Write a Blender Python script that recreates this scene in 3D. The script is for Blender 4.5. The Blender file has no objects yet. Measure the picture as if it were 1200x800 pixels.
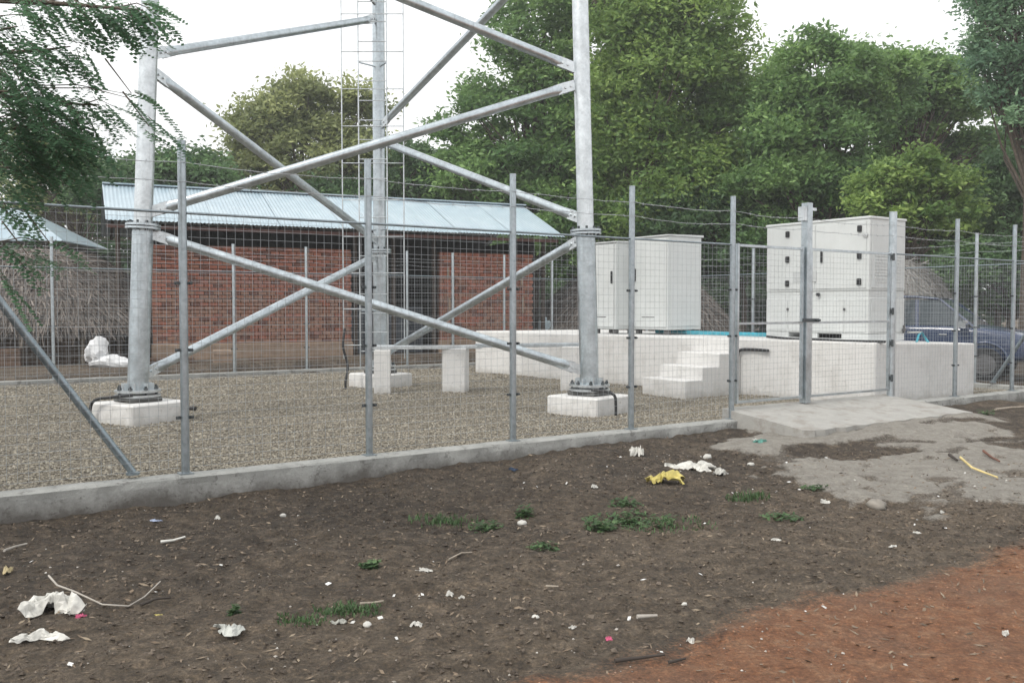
import bpy, math, random
import numpy as np
from mathutils import Vector, Matrix, Euler
from math import sin, cos, pi, radians as R
random.seed(7); rng = np.random.default_rng(7)
S = bpy.context.scene
COL = S.collection

# ------------------------------------------------------------------ camera, world, sun, exposure
EYE = 1.75
cd = bpy.data.cameras.new('camera'); cam = bpy.data.objects.new('camera', cd); COL.objects.link(cam)
cd.sensor_width = 36; cd.lens = 32.4; cd.clip_start = 0.05; cd.clip_end = 2000
cam.location = (0, 0, EYE); cam.rotation_euler = (R(90 - 2.07), 0, 0)
S.camera = cam
SUN_EL, SUN_AZ = 48, 232            # azimuth measured clockwise from +Y
W = bpy.data.worlds.new('World'); S.world = W; W.use_nodes = True
nt = W.node_tree; nt.nodes.clear()
out = nt.nodes.new('ShaderNodeOutputWorld'); bg = nt.nodes.new('ShaderNodeBackground')
sky = nt.nodes.new('ShaderNodeTexSky'); sky.sky_type = 'NISHITA'; sky.sun_disc = False
sky.sun_elevation = R(SUN_EL); sky.sun_rotation = R(SUN_AZ); sky.dust_density = 3; sky.air_density = 1
hs = nt.nodes.new('ShaderNodeHueSaturation'); hs.inputs['Saturation'].default_value = 0.25
mx = nt.nodes.new('ShaderNodeMix'); mx.data_type = 'RGBA'; mx.inputs[0].default_value = 0.8
mx.inputs[7].default_value = (11.1, 11.15, 11.2, 1)
nt.links.new(sky.outputs[0], hs.inputs['Color']); nt.links.new(hs.outputs[0], mx.inputs[6])
nt.links.new(mx.outputs[2], bg.inputs[0]); bg.inputs[1].default_value = 0.1
nt.links.new(bg.outputs[0], out.inputs[0])
sl = bpy.data.lights.new('sun', 'SUN'); sl.energy = 1.4; sl.angle = R(14); sl.color = (1, .955, .88)
sun = bpy.data.objects.new('sun', sl); COL.objects.link(sun)
az, el = R(SUN_AZ), R(SUN_EL)
tosun = Vector((sin(az) * cos(el), cos(az) * cos(el), sin(el)))
sun.rotation_euler = tosun.to_track_quat('Z', 'Y').to_euler(); sun.location = (-20, -20, 30)
S.view_settings.view_transform = 'Standard'; S.view_settings.look = 'None'
S.view_settings.exposure = 0.50; S.view_settings.gamma = 1

# ------------------------------------------------------------------ site frame: x along the front fence, y into the site
P0 = Vector((-2.96, 8.31, 0)); ANG = math.atan2(.5717, .8205)
U = Vector((cos(ANG), sin(ANG), 0)); V = Vector((-sin(ANG), cos(ANG), 0))
def F(s, t, z=0): return P0 + U * s + V * t + Vector((0, 0, z))

# ------------------------------------------------------------------ helpers
class MB:
    def __init__(self): self.v = []; self.f = []; self.sm = []
    def add(self, vs, fs, smooth=False):
        b = len(self.v); self.v += [tuple(p) for p in vs]
        for q in fs: self.f.append(tuple(i + b for i in q)); self.sm.append(smooth)
        return self
    def box(self, x0, x1, y0, y1, z0, z1, M=None, bev=0):
        vs = [(x, y, z) for z in (z0, z1) for y in (y0, y1) for x in (x0, x1)]
        if bev:
            b = bev; vs = []; 
            for z, k in ((z0, 0), (z0 + b, 1), (z1 - b, 1), (z1, 0)):
                i = 0 if k else b
                a0, a1, c0, c1 = x0 + i, x1 - i, y0 + i, y1 - i
                vs += [(a0 + b, c0, z), (a1 - b, c0, z), (a1, c0 + b, z), (a1, c1 - b, z), (a1 - b, c1, z), (a0 + b, c1, z), (a0, c1 - b, z), (a0, c0 + b, z)]
            fs = [tuple(range(7, -1, -1)), tuple(range(24, 32))]
            for r in range(3):
                for j in range(8): fs.append((r * 8 + j, r * 8 + (j + 1) % 8, r * 8 + 8 + (j + 1) % 8, r * 8 + 8 + j))
        else:
            fs = [(0, 2, 3, 1), (4, 5, 7, 6), (0, 1, 5, 4), (2, 6, 7, 3), (0, 4, 6, 2), (1, 3, 7, 5)]
        if M is not None: vs = [M @ Vector(p) for p in vs]
        return self.add(vs, fs)
    def tube(self, pts, r, n=8, caps=True, flat=None):
        pts = [Vector(p) for p in pts]; rs = r if isinstance(r, (list, tuple)) else [r] * len(pts)
        vs = []; fs = []; ref = None
        for i, p in enumerate(pts):
            d = (pts[min(i + 1, len(pts) - 1)] - pts[max(i - 1, 0)]).normalized()
            if ref is None: ref = Vector((0, 0, 1)) if abs(d.z) < .9 else Vector((1, 0, 0))
            a = d.cross(ref).normalized(); b = a.cross(d).normalized(); ref = b
            fl = 1 if flat is None else flat[i]
            for k in range(n):
                t = 2 * pi * k / n; vs.append(p + (a * cos(t) * fl + b * sin(t) * (1 if fl == 1 else 1.25)) * rs[i])
        for i in range(len(pts) - 1):
            for k in range(n): fs.append((i * n + k, i * n + (k + 1) % n, (i + 1) * n + (k + 1) % n, (i + 1) * n + k))
        self.add(vs, fs, True)
        if caps:
            L = (len(pts) - 1) * n
            self.add(vs[:n], [tuple(range(n - 1, -1, -1))]); self.add(vs[L:], [tuple(range(n))])
        return self
    def disc(self, c, ax, r, h, n=20):
        c = Vector(c); ax = Vector(ax).normalized()
        return self.tube([c - ax * h / 2, c + ax * h / 2], r, n)
    def prism(self, poly, z0, z1):
        n = len(poly); zt = z1 if isinstance(z1, (list, tuple)) else [z1] * n
        vs = [(x, y, z0) for x, y in poly] + [(poly[i][0], poly[i][1], zt[i]) for i in range(n)]
        return self.add(vs, [tuple(range(n - 1, -1, -1)), tuple(range(n, 2 * n))] + [(i, (i + 1) % n, n + (i + 1) % n, n + i) for i in range(n)])
    def mesh(self, name, mat=None):
        me = bpy.data.meshes.new(name); me.from_pydata(self.v, [], self.f)
        me.polygons.foreach_set('use_smooth', self.sm)
        if mat: me.materials.append(mat)
        me.update(); return me
    def build(self, name, mat, parent=None, **k): return put(name, self.mesh(name, mat), parent, **k)
def put(name, me, parent=None, loc=None, rot=None, label=None, kind=None):
    o = bpy.data.objects.new(name, me); COL.objects.link(o); o.parent = parent
    if loc is not None: o.location = loc
    if rot is not None: o.rotation_euler = rot
    if label: o['label'] = label
    if kind: o['kind'] = kind
    return o
def tag(o, label, cat, group=None):
    o['label'] = label; o['category'] = cat
    if group: o['group'] = group
    return o
def thing(name, label, cat, loc=(0, 0, 0), rz=0, group=None):
    o = put(name, None, None, loc, (0, 0, rz)); return tag(o, label, cat, group)
def structure(name, me, loc=None, rot=None, kind='structure'):
    return put(name, me, None, loc, rot, kind=kind)
def fast(name, V3, Q, mat, attrs=None, smooth=False):
    V3 = np.asarray(V3, dtype=np.float32); Q = np.asarray(Q, dtype=np.int32); n = Q.shape[1]
    me = bpy.data.meshes.new(name); me.vertices.add(len(V3)); me.vertices.foreach_set('co', V3.ravel())
    me.loops.add(Q.size); me.loops.foreach_set('vertex_index', Q.ravel())
    me.polygons.add(len(Q)); me.polygons.foreach_set('loop_start', np.arange(len(Q), dtype=np.int32) * n)
    me.polygons.foreach_set('use_smooth', np.full(len(Q), smooth))
    for k, a in (attrs or {}).items():
        at = me.attributes.new(k, 'FLOAT', 'POINT'); at.data.foreach_set('value', np.asarray(a, dtype=np.float32))
    me.materials.append(mat); me.update(calc_edges=True); me.validate(); return me

# numpy value noise
def vnoise(x, y, seed=0):
    xi = np.floor(x).astype(np.int64); yi = np.floor(y).astype(np.int64); fx = x - xi; fy = y - yi
    fx = fx * fx * (3 - 2 * fx); fy = fy * fy * (3 - 2 * fy)
    def h(a, b):
        n = (a * 374761393 + b * 668265263 + seed * 1442695041) & 0x7fffffff
        n = ((n ^ (n >> 13)) * 1274126177) & 0x7fffffff
        return ((n ^ (n >> 16)) & 0xffff) / 65535.0
    return (h(xi, yi) * (1 - fx) + h(xi + 1, yi) * fx) * (1 - fy) + (h(xi, yi + 1) * (1 - fx) + h(xi + 1, yi + 1) * fx) * fy
def fbm(x, y, o=4, seed=0):
    r = 0; a = .5
    for i in range(o): r = r + a * (vnoise(x, y, seed + i) - .5); x = x * 2.03 + 3.1; y = y * 2.03 + 1.7; a *= .5
    return r

# ------------------------------------------------------------------ materials
class NT:
    def __init__(self, name):
        self.m = bpy.data.materials.new(name); self.m.use_nodes = True; self.t = self.m.node_tree
        self.b = self.t.nodes['Principled BSDF']; self.o = self.t.nodes['Material Output']
        self.co = self.n('ShaderNodeTexCoord').outputs['Object']
    def n(self, typ, **k):
        x = self.t.nodes.new(typ)
        for a, b in k.items(): setattr(x, a, b)
        return x
    def l(self, a, b): self.t.links.new(a, b)
    def noise(self, scale, detail=4, rough=.55, co=None, stretch=None):
        x = self.n('ShaderNodeTexNoise'); x.inputs['Scale'].default_value = scale; x.inputs['Detail'].default_value = detail
        x.inputs['Roughness'].default_value = rough; c = co or self.co
        if stretch:
            mp = self.n('ShaderNodeMapping'); mp.inputs['Scale'].default_value = stretch; self.l(c, mp.inputs[0]); c = mp.outputs[0]
        self.l(c, x.inputs['Vector']); return x.outputs['Fac']
    def vor(self, scale, feature='F1', out='Color', co=None):
        x = self.n('ShaderNodeTexVoronoi', feature=feature); x.inputs['Scale'].default_value = scale
        self.l(co or self.co, x.inputs['Vector']); return x.outputs[out]
    def ramp(self, fac, stops):
        x = self.n('ShaderNodeValToRGB'); e = x.color_ramp.elements
        while len(e) < len(stops): e.new(.5)
        for i, (p, c) in enumerate(stops): e[i].position = p; e[i].color = (*c, 1) if len(c) == 3 else c
        self.l(fac, x.inputs[0]); return x.outputs[0]
    def step(self, fac, a, b): return self.ramp(fac, [(a, (0, 0, 0)), (b, (1, 1, 1))])
    def mix(self, f, a, b, mode='MIX'):
        x = self.n('ShaderNodeMix', data_type='RGBA', blend_type=mode)
        for s, v in ((x.inputs[0], f), (x.inputs[6], a), (x.inputs[7], b)):
            if isinstance(v, (int, float)): s.default_value = v
            elif isinstance(v, tuple): s.default_value = (*v, 1)
            else: self.l(v, s)
        return x.outputs[2]
    def math(self, op, a, b):
        x = self.n('ShaderNodeMath', operation=op)
        for s, v in ((x.inputs[0], a), (x.inputs[1], b)):
            if isinstance(v, (int, float)): s.default_value = v
            else: self.l(v, s)
        return x.outputs[0]
    def attr(self, name): return self.n('ShaderNodeAttribute', attribute_name=name).outputs['Fac']
    def bump(self, h, s=.3, d=.02):
        x = self.n('ShaderNodeBump'); x.inputs['Strength'].default_value = s; x.inputs['Distance'].default_value = d
        self.l(h, x.inputs['Height']); self.l(x.outputs[0], self.b.inputs['Normal'])
    def col(self, c):
        if isinstance(c, tuple): self.b.inputs['Base Color'].default_value = (*c, 1)
        else: self.l(c, self.b.inputs['Base Color'])
        return self
    def set(self, **k):
        for a, v in k.items():
            s = self.b.inputs[a.replace('_', ' ').title().replace('Ior', 'IOR')]
            if isinstance(v, (int, float)): s.default_value = v
            else: self.l(v, s)
        return self
def sc(c, k): return tuple(min(1, x * k) for x in c)
def simple(name, c, rough=.7, metal=0, var=.25, scale=6, bump=.15, bs=40, bd=.004):
    m = NT(name); n = m.noise(scale, 5); m.col(m.mix(m.step(n, .3, .7), sc(c, 1 - var), sc(c, 1 + var)))
    m.set(roughness=rough, metallic=metal)
    if bump: m.bump(m.noise(bs, 4), bump, bd)
    return m.m
def galv(name, c=(.50, .555, .585), metal=.88):
    m = NT(name); n = m.noise(5, 6, .7); sp = m.vor(30); hs_ = m.n('ShaderNodeHueSaturation'); 
    bw = m.n('ShaderNodeRGBToBW'); m.l(sp, bw.inputs[0])
    c1 = m.mix(m.step(n, .35, .65), sc(c, .78), sc(c, 1.12)); c2 = m.mix(.18, c1, bw.outputs[0], 'SOFT_LIGHT')
    st = m.noise(4, 4, co=m.co, stretch=(6, 6, .5)); c3 = m.mix(m.step(st, .62, .8), c2, sc(c, .6))
    m.col(c3).set(metallic=metal); m.set(roughness=m.math('ADD', m.math('MULTIPLY', n, .22), .22)); m.bump(n, .08, .003)
    return m.m
GALV = galv('galvanised_steel'); GALV2 = galv('galvanised_wire', (.44, .47, .49), .4); GALVD = galv('weathered_galvanised', (.26, .31, .34), .7)
GALVW = galv('bright_galvanised', (.62, .66, .68), .75)
BLACK = simple('black_rubber', (.015, .016, .018), .5, bump=0)
DARK = simple('dark_bolt_steel', (.07, .08, .085), .5, .5)
def paint(name, c=(.68, .675, .66), dirt=.5, base=(.36, .345, .315)):
    m = NT(name); n = m.noise(2.2, 7, .65); f = m.noise(30, 5)
    cc = m.mix(m.step(f, .3, .75), sc(c, .93), c); cc = m.mix(m.math('MULTIPLY', m.step(n, .48, .78), dirt), cc, base)
    st = m.noise(5, 5, stretch=(5, 5, .35)); cc = m.mix(m.math('MULTIPLY', m.step(st, .55, .8), dirt * .8), cc, sc(base, .9))
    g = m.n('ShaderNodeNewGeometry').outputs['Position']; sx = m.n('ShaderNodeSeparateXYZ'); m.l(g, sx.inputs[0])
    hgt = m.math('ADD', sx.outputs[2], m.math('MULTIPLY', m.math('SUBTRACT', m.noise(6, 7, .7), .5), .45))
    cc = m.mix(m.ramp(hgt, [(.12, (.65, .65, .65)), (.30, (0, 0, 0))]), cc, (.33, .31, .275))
    ch = m.noise(14, 6, .75); cc = m.mix(m.math('MULTIPLY', m.step(ch, .62, .66), .55), cc, (.30, .28, .25))
    m.col(cc).set(roughness=.8); m.bump(m.math('ADD', m.noise(9, 5), m.math('MULTIPLY', f, .3)), .35, .02); return m.m
WHITEWASH = paint('white_painted_concrete'); 
def cabinet_mat():
    m = NT('off_white_enamel'); n = m.noise(3, 6); st = m.noise(7, 4, stretch=(5, 5, .25))
    c = m.mix(m.step(n, .3, .7), (.57, .595, .59), (.62, .645, .64)); c = m.mix(m.math('MULTIPLY', m.step(st, .55, .8), .25), c, (.5, .5, .46))
    c = m.mix(m.math('MULTIPLY', m.step(m.noise(11, 6, .7, stretch=(6, 6, .15)), .60, .72), .35), c, (.33, .27, .19)); c = m.mix(m.math('MULTIPLY', m.step(m.noise(40, 5, .7), .6, .75), .2), c, (.35, .33, .29))
    m.col(c).set(roughness=.42); return m.m
CAB = cabinet_mat()
def concrete():
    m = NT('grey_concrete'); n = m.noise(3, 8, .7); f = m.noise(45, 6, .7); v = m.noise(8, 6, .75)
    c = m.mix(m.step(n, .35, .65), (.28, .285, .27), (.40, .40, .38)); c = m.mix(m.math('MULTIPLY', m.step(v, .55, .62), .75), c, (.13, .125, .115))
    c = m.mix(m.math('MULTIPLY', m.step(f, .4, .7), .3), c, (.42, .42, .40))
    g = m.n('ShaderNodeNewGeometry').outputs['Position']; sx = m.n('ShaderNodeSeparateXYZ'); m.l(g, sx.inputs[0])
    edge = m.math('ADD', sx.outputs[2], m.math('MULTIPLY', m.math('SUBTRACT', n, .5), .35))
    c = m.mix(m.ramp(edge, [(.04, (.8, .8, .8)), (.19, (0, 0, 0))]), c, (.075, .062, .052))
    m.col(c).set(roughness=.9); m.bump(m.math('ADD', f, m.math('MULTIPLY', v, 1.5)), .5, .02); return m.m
CONC = concrete()
def ramp_mat():
    m = NT('pale_dusty_concrete'); n = m.noise(4, 8, .7); f = m.noise(60, 6, .7)
    c = m.mix(m.step(n, .35, .65), (.33, .325, .305), (.42, .41, .385)); c = m.mix(m.math('MULTIPLY', m.step(f, .35, .7), .35), c, (.28, .27, .25))
    c = m.mix(m.math('MULTIPLY', m.step(m.noise(3, 7, .75), .50, .62), .65), c, (.24, .215, .185))
    m.col(c).set(roughness=.95); m.bump(m.math('ADD', f, n), .6, .02); return m.m
RAMPM = ramp_mat()
def stone_mat(name, cols, attr='tint'):
    m = NT(name); a = m.attr(attr); st = [(i / (len(cols) - 1), c) for i, c in enumerate(cols)]
    m.col(m.mix(.35, m.ramp(a, st), m.ramp(m.noise(60, 3), [(.3, sc(cols[1], .7)), (.7, sc(cols[1], 1.3))]))).set(roughness=.9); return m.m
def leaf_mat(name, dark, light, trans=.35, rough=.55):
    m = NT(name); a = m.attr('tint'); c = m.ramp(a, [(0, dark), (.7, tuple((x + y) / 2 for x, y in zip(dark, light))), (1, light)])
    m.col(c).set(roughness=rough); m.b.inputs['Specular IOR Level'].default_value = .35
    tr = m.n('ShaderNodeBsdfTranslucent'); m.l(m.mix(.5, c, light), tr.inputs[0]); ms = m.n('ShaderNodeMixShader'); ms.inputs[0].default_value = trans
    m.l(m.b.outputs[0], ms.inputs[1]); m.l(tr.outputs[0], ms.inputs[2]); m.l(ms.outputs[0], m.o.inputs[0]); return m.m
BARK = simple('rough_bark', (.10, .08, .062), .95, var=.35, scale=12, bump=.8, bs=25, bd=.03)
DRYWOOD = simple('dry_grey_wood', (.30, .26, .21), .9, var=.3, scale=15)
DARKWOOD = simple('dark_damp_wood', (.05, .04, .033), .9)
PLASTICW = simple('dirty_white_plastic', (.55, .54, .50), .5, var=.32, scale=16, bump=0)
PLASTICY = simple('yellow_plastic', (.50, .42, .12), .45, var=.25, scale=14, bump=0)
PLASTICG = simple('green_blue_cloth', (.10, .26, .22), .8, var=.3, scale=14)
PINK = simple('pink_plastic', (.55, .10, .20), .5, bump=0)
TEAL = simple('teal_blue_paint', (.06, .36, .46), .5, var=.2, scale=9, bump=.1)
BLUEPL = simple('pale_blue_plastic', (.28, .33, .45), .5, bump=0)

# ------------------------------------------------------------------ ground
def axis(segs):
    o = [segs[0][0]]
    for a, b, st in segs:
        n = max(1, int(round((b - a) / st))); o += list(a + (b - a) * (np.arange(1, n + 1) / n))
    return np.array(o)
gx = axis([(-400, -60, 40), (-60, -16, 4), (-16, -6, .5), (-6, -4, .1), (-4, 6, .04), (6, 14, .12), (14, 30, 1), (30, 70, 5), (70, 400, 40)])
gy = axis([(-60, -6, 6), (-6, 2, 1), (2, 3.6, .15), (3.6, 9, .035), (9, 16, .09), (16, 40, 1), (40, 80, 5), (80, 600, 40)])
def st_of(x, y): dx = x + 2.96; dy = y - 8.31; return dx * .8205 + dy * .5717, -dx * .5717 + dy * .8205
def sstep(a, b, x): t = np.clip((x - a) / (b - a), 0, 1); return t * t * (3 - 2 * t)
SAND = [(6.3, -.5), (5.9, -1.3), (5.2, -2.6), (4.9, -3.6), (5.3, -4.3), (7.2, -4.3), (8.3, -3.6), (9.8, -2.2), (11.4, -1.2), (11.6, -.2), (8, -.2)]
def in_poly_d(s, t, poly):
    d = np.full(s.shape, 1e9); ins = np.zeros(s.shape, bool); n = len(poly)
    for i in range(n):
        ax, ay = poly[i]; bx, by = poly[(i + 1) % n]; ex, ey = bx - ax, by - ay
        k = np.clip(((s - ax) * ex + (t - ay) * ey) / (ex * ex + ey * ey), 0, 1)
        d = np.minimum(d, np.hypot(s - ax - k * ex, t - ay - k * ey))
        c = ((ay > t) != (by > t)); xi = ax + (t - ay) / (ey if ey else 1e-9) * ex; ins ^= c & (s < xi)
    return np.where(ins, d, -d)
def masks(x, y):
    s, t = st_of(x, y)
    road = sstep(-4.65, -5.5, t + fbm(s * .9, t * .9, 4, 11) * .45 + fbm(s * 4, t * 4, 4, 12) * .3)
    sand = sstep(-.22, .28, in_poly_d(s, t, SAND) + fbm(s * 2.2, t * 3.0, 5, 21) * 1.6)
    hole = sstep(.55, 1.0, 1.5 - np.hypot((s - 7.0) / 1.3, (t + 2.0) / .55) + fbm(s * 3, t * 3, 3, 5) * 1.2)
    patch = sstep(.05, .17, fbm(s * 1.6, t * 3.4, 4, 55)) * .6
    return s, t, road, sand * (1 - .85 * hole) * (1 - patch)
def height(x, y, detail=True):
    s, t, road, sand = masks(x, y)
    front = .0 + .11 * sstep(-1, 7.5, s) * sstep(-5, -.5, t) + .03 * sand
    h = front + fbm(x * .35, y * .35, 3, 3) * .05
    if detail:
        near = sstep(22, 14, np.hypot(x, y))
        n = (fbm(x * 2.0, y * 2.0, 4, 7) * .12 + fbm(x * 9, y * 9, 4, 17) * .060 + np.abs(fbm(x * 22, y * 22, 3, 27)) * -.035) * near
        h = h + n * (1 - .72 * road) * (1 - .45 * sand) + .035 * sstep(-2.3, -1.3, t) * sstep(7.15, 7.7, s) * sstep(11.6, 10.6, s) * sstep(-.3, -.6, t) + .055 * sstep(7.7, 8.6, s) * sstep(11.6, 10.6, s) * sstep(-2.6, -1.4, t) * sstep(-.3, -.6, t)
    inside = sstep(.0, .12, t) * sstep(13.0, 12.9, t) * sstep(-1.9, -1.8, s) * sstep(15.95, 15.85, s)
    back = sstep(12.9, 13.3, t) * .30 + sstep(15.9, 16.4, s) * .12 * sstep(-2, 2, t)
    bank = .035 * sstep(-.65, -.14, t + fbm(s * 1.5, t, 3, 9) * .3) * sstep(.0, -.05, t)  # soil washed up against the kerb
    return (h + bank + np.maximum(back, 0)) * (1 - inside) - .12 * inside
X, Y = np.meshgrid(gx, gy); Z = height(X, Y); s_, t_, road_, sand_ = masks(X, Y)
nx, ny = len(gx), len(gy); idx = np.arange(nx * ny).reshape(ny, nx)
Q = np.stack([idx[:-1, :-1], idx[:-1, 1:], idx[1:, 1:], idx[1:, :-1]], -1).reshape(-1, 4)
def ground_mat():
    m = NT('trampled_soil'); road = m.attr('road'); sand = m.attr('sand'); st = m.attr('soil_pale')
    n1 = m.noise(.8, 8, .65); n2 = m.noise(7, 8, .7); n3 = m.noise(50, 6, .7); n4 = m.noise(130, 4, .7)
    dark = m.ramp(n2, [(.30, (.026, .020, .014)), (.5, (.072, .055, .040)), (.68, (.150, .118, .088))])
    pale = m.ramp(n2, [(.32, (.075, .057, .040)), (.52, (.150, .118, .086)), (.7, (.25, .20, .15))])
    soil = m.mix(m.ramp(m.math('ADD', n1, m.math('MULTIPLY', st, .42)), [(.46, (0, 0, 0)), (.82, (1, 1, 1))]), dark, pale)
    n5 = m.noise(22, 5, .75); speck = m.ramp(m.math('ADD', m.math('MULTIPLY', n3, .55), m.math('MULTIPLY', n5, .45)), [(.30, (.30, .29, .28)), (.44, (.75, .74, .72)), (.53, (1.15, 1.12, 1.06)), (.62, (2.0, 1.9, 1.75)), (.72, (3.0, 2.8, 2.5))])
    soil = m.mix(1.0, soil, speck, 'MULTIPLY')
    rd = m.ramp(n2, [(.3, (.20, .082, .038)), (.5, (.30, .140, .070)), (.68, (.36, .21, .125))])
    rd = m.mix(m.step(m.noise(1.3, 6), .5, .75), rd, (.22, .125, .08)); rd = m.mix(.7, rd, speck, 'MULTIPLY')
    sa = m.ramp(n2, [(.3, (.27, .25, .22)), (.6, (.40, .375, .335)), (.75, (.47, .445, .40))]); sa = m.mix(.35, sa, speck, 'MULTIPLY')
    k = lambda f: m.ramp(m.math('ADD', f, m.math('MULTIPLY', m.math('SUBTRACT', n3, .5), .9)), [(.32, (0, 0, 0)), (.68, (1, 1, 1))])
    c = m.mix(k(road), soil, rd); c = m.mix(k(sand), c, sa); m.col(c).set(roughness=.95)
    m.bump(m.math('ADD', m.math('ADD', n3, m.math('MULTIPLY', n2, 1.4)), m.math('MULTIPLY', n4, .5)), 1.0, .05); return m.m
soil_pale = sstep(-1.2, -4.2, t_) * .6 + sstep(13, 14, t_) * .6  # soil tone mask: paler away from the front kerb and beyond the back one
structure('ground', fast('ground', np.stack([X, Y, Z], -1).reshape(-1, 3), Q, ground_mat(),
          {'road': road_.ravel(), 'sand': sand_.ravel(), 'soil_pale': soil_pale.ravel()}, True))

# gravel bed inside the kerb
def gravel_mat():
    m = NT('grey_gravel'); v = m.vor(42); bw = m.n('ShaderNodeRGBToBW'); m.l(v, bw.inputs[0])
    c = m.ramp(bw.outputs[0], [(.2, (.13, .115, .09)), (.5, (.25, .225, .18)), (.8, (.38, .345, .28))])
    c = m.mix(m.step(m.noise(1.1, 6), .35, .7), m.mix(.8, c, (.88, .84, .76), 'MULTIPLY'), c)
    d = m.vor(42, out='Distance'); m.col(m.mix(m.step(d, .45, .75), c, (.07, .065, .06))).set(roughness=.95)
    m.bump(m.math('MULTIPLY', d, -1), .9, .03); return m.m
gs = axis([(-2, 15.9, .12)]); gt = axis([(.08, 12.85, .12)])
A, B = np.meshgrid(gs, gt); GZ = .165 + fbm(A * .9, B * .9, 3, 31) * .05 + fbm(A * 5, B * 5, 2, 33) * .02
i2 = np.arange(A.size).reshape(A.shape); Q2 = np.stack([i2[:-1, :-1], i2[:-1, 1:], i2[1:, 1:], i2[1:, :-1]], -1).reshape(-1, 4)
structure('gravel_bed', fast('gravel_bed', np.stack([A, B, GZ], -1).reshape(-1, 3), Q2, gravel_mat(), None, True), P0, (0, 0, ANG))
def octas(C, Rr, seed, flat=.7):
    r = np.random.default_rng(seed); n = len(C)
    base = np.array([[1, 0, 0], [0, 1, 0], [-1, 0, 0], [0, -1, 0], [0, 0, 1], [0, 0, -1]], float)
    vv = base[None] * r.uniform(.55, 1.25, (n, 6, 1)) + r.normal(0, .12, (n, 6, 3)); vv[:, :, 2] *= flat
    th = r.uniform(0, 2 * pi, n); c, s = np.cos(th)[:, None], np.sin(th)[:, None]; tl = r.uniform(-.6, .6, n)[:, None]
    x = vv[:, :, 0] * c - vv[:, :, 1] * s; y = vv[:, :, 0] * s + vv[:, :, 1] * c; z = vv[:, :, 2]
    y, z = y * np.cos(tl) - z * np.sin(tl), y * np.sin(tl) + z * np.cos(tl)
    P = np.stack([x, y, z], -1) * Rr[:, None, None] + C[:, None, :]
    f = np.array([[0, 1, 4], [1, 2, 4], [2, 3, 4], [3, 0, 4], [1, 0, 5], [2, 1, 5], [3, 2, 5], [0, 3, 5]])
    Fc = (f[None] + (np.arange(n) * 6)[:, None, None]).reshape(-1, 3)
    return P.reshape(-1, 3), Fc, np.repeat(r.random(n), 6)
n = 85000
ss = rng.uniform(-1.9, 15.7, n); tt = .12 + 12.6 * rng.random(n) ** 1.7
CC = np.stack([ss, tt, .172 + fbm(ss * .9, tt * .9, 3, 31) * .05], -1)
P, Fc, ti = octas(CC, rng.uniform(.009, .019, n) * (1 + .04 * tt), 5)
structure('gravel_stones', fast('gravel_stones', P, Fc, stone_mat('gravel_stone', [(.13, .115, .09), (.24, .215, .17), (.33, .30, .24), (.46, .43, .36)]), {'tint': ti}), P0, (0, 0, ANG), 'stuff')

# loose soil crumbs and pebbles in front of the fence
def scatter(n, x0, x1, y0, y1, r0, r1, seed, cond=None, sink=.25, pw=1.0):
    r = np.random.default_rng(seed); x = r.uniform(x0, x1, n); y = y0 + (y1 - y0) * r.random(n) ** pw
    s, t, rd, sd = masks(x, y); k = (t < -.2) & ~((s > 6.9) & (s < 11.2) & (t > -1.4))
    if cond is not None: k &= cond(s, t, rd, sd, r)
    x, y = x[k], y[k]; rr = r0 * (r1 / r0) ** (r.random(len(x)) ** 2.2)
    return np.stack([x, y, height(x, y) + rr * sink], -1), rr
C1, r1 = scatter(52000, -5, 8, 3.4, 12, .004, .021, 41, lambda s, t, rd, sd, r: (rd < .3) & (sd < .25))
P, Fc, ti = octas(C1, r1, 6)
structure('soil_crumbs', fast('soil_crumbs', P, Fc, stone_mat('soil_crumb', [(.032, .024, .018), (.075, .058, .044), (.12, .095, .072), (.22, .18, .14)]), {'tint': ti}), kind='stuff')
CLU = lambda s, t, rd, sd, r: fbm(s * 1.7, t * 1.7, 3, 91) + r.normal(0, .08, len(s)) > .06
C1, r1 = scatter(2600, -5, 8, 3.4, 11, .004, .014, 43, CLU)
P, Fc, ti = octas(C1, r1, 8)
structure('pale_pebbles', fast('pale_pebbles', P, Fc, stone_mat('pale_pebble', [(.22, .2, .17), (.34, .31, .27), (.45, .42, .38), (.75, .74, .7)]), {'tint': ti}), kind='stuff')
C1, r1 = scatter(12000, -1, 8, 3.4, 9, .003, .010, 44, lambda s, t, rd, sd, r: rd > .5)
P, Fc, ti = octas(C1, r1, 9)
structure('laterite_gravel', fast('laterite_gravel', P, Fc, stone_mat('laterite_grit', [(.17, .08, .045), (.26, .12, .065), (.32, .17, .10), (.42, .30, .21)]), {'tint': ti}), kind='stuff')
# dry leaf litter and straw
def slivers(n, seed, L, Wd, cond=None, x0=-5, x1=8, y0=3.4, y1=10.5):
    C, r = scatter(n, x0, x1, y0, y1, .01, .011, seed, cond); q = np.random.default_rng(seed + 1); n = len(C)
    a = q.uniform(0, 2 * pi, n); d = np.stack([np.cos(a), np.sin(a), q.normal(0, .25, n)], -1) * (L * q.uniform(.4, 1.3, n))[:, None]
    w = np.stack([-np.sin(a), np.cos(a), q.normal(0, .5, n)], -1) * (Wd * q.uniform(.6, 1.4, n))[:, None]; C = C + [0, 0, .004]
    P = np.stack([C - d, C - w, C + d, C + w], 1).reshape(-1, 3)
    return P, np.arange(4 * n).reshape(-1, 4), np.repeat(q.random(n), 4)
P, Fc, ti = slivers(5200, 51, .028, .006)
structure('leaf_litter', fast('leaf_litter', P, Fc, stone_mat('dry_leaf', [(.07, .055, .04), (.15, .11, .075), (.22, .17, .12), (.34, .28, .2)]), {'tint': ti}), kind='stuff')
P, Fc, ti = slivers(330, 57, .020, .012, CLU)
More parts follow.
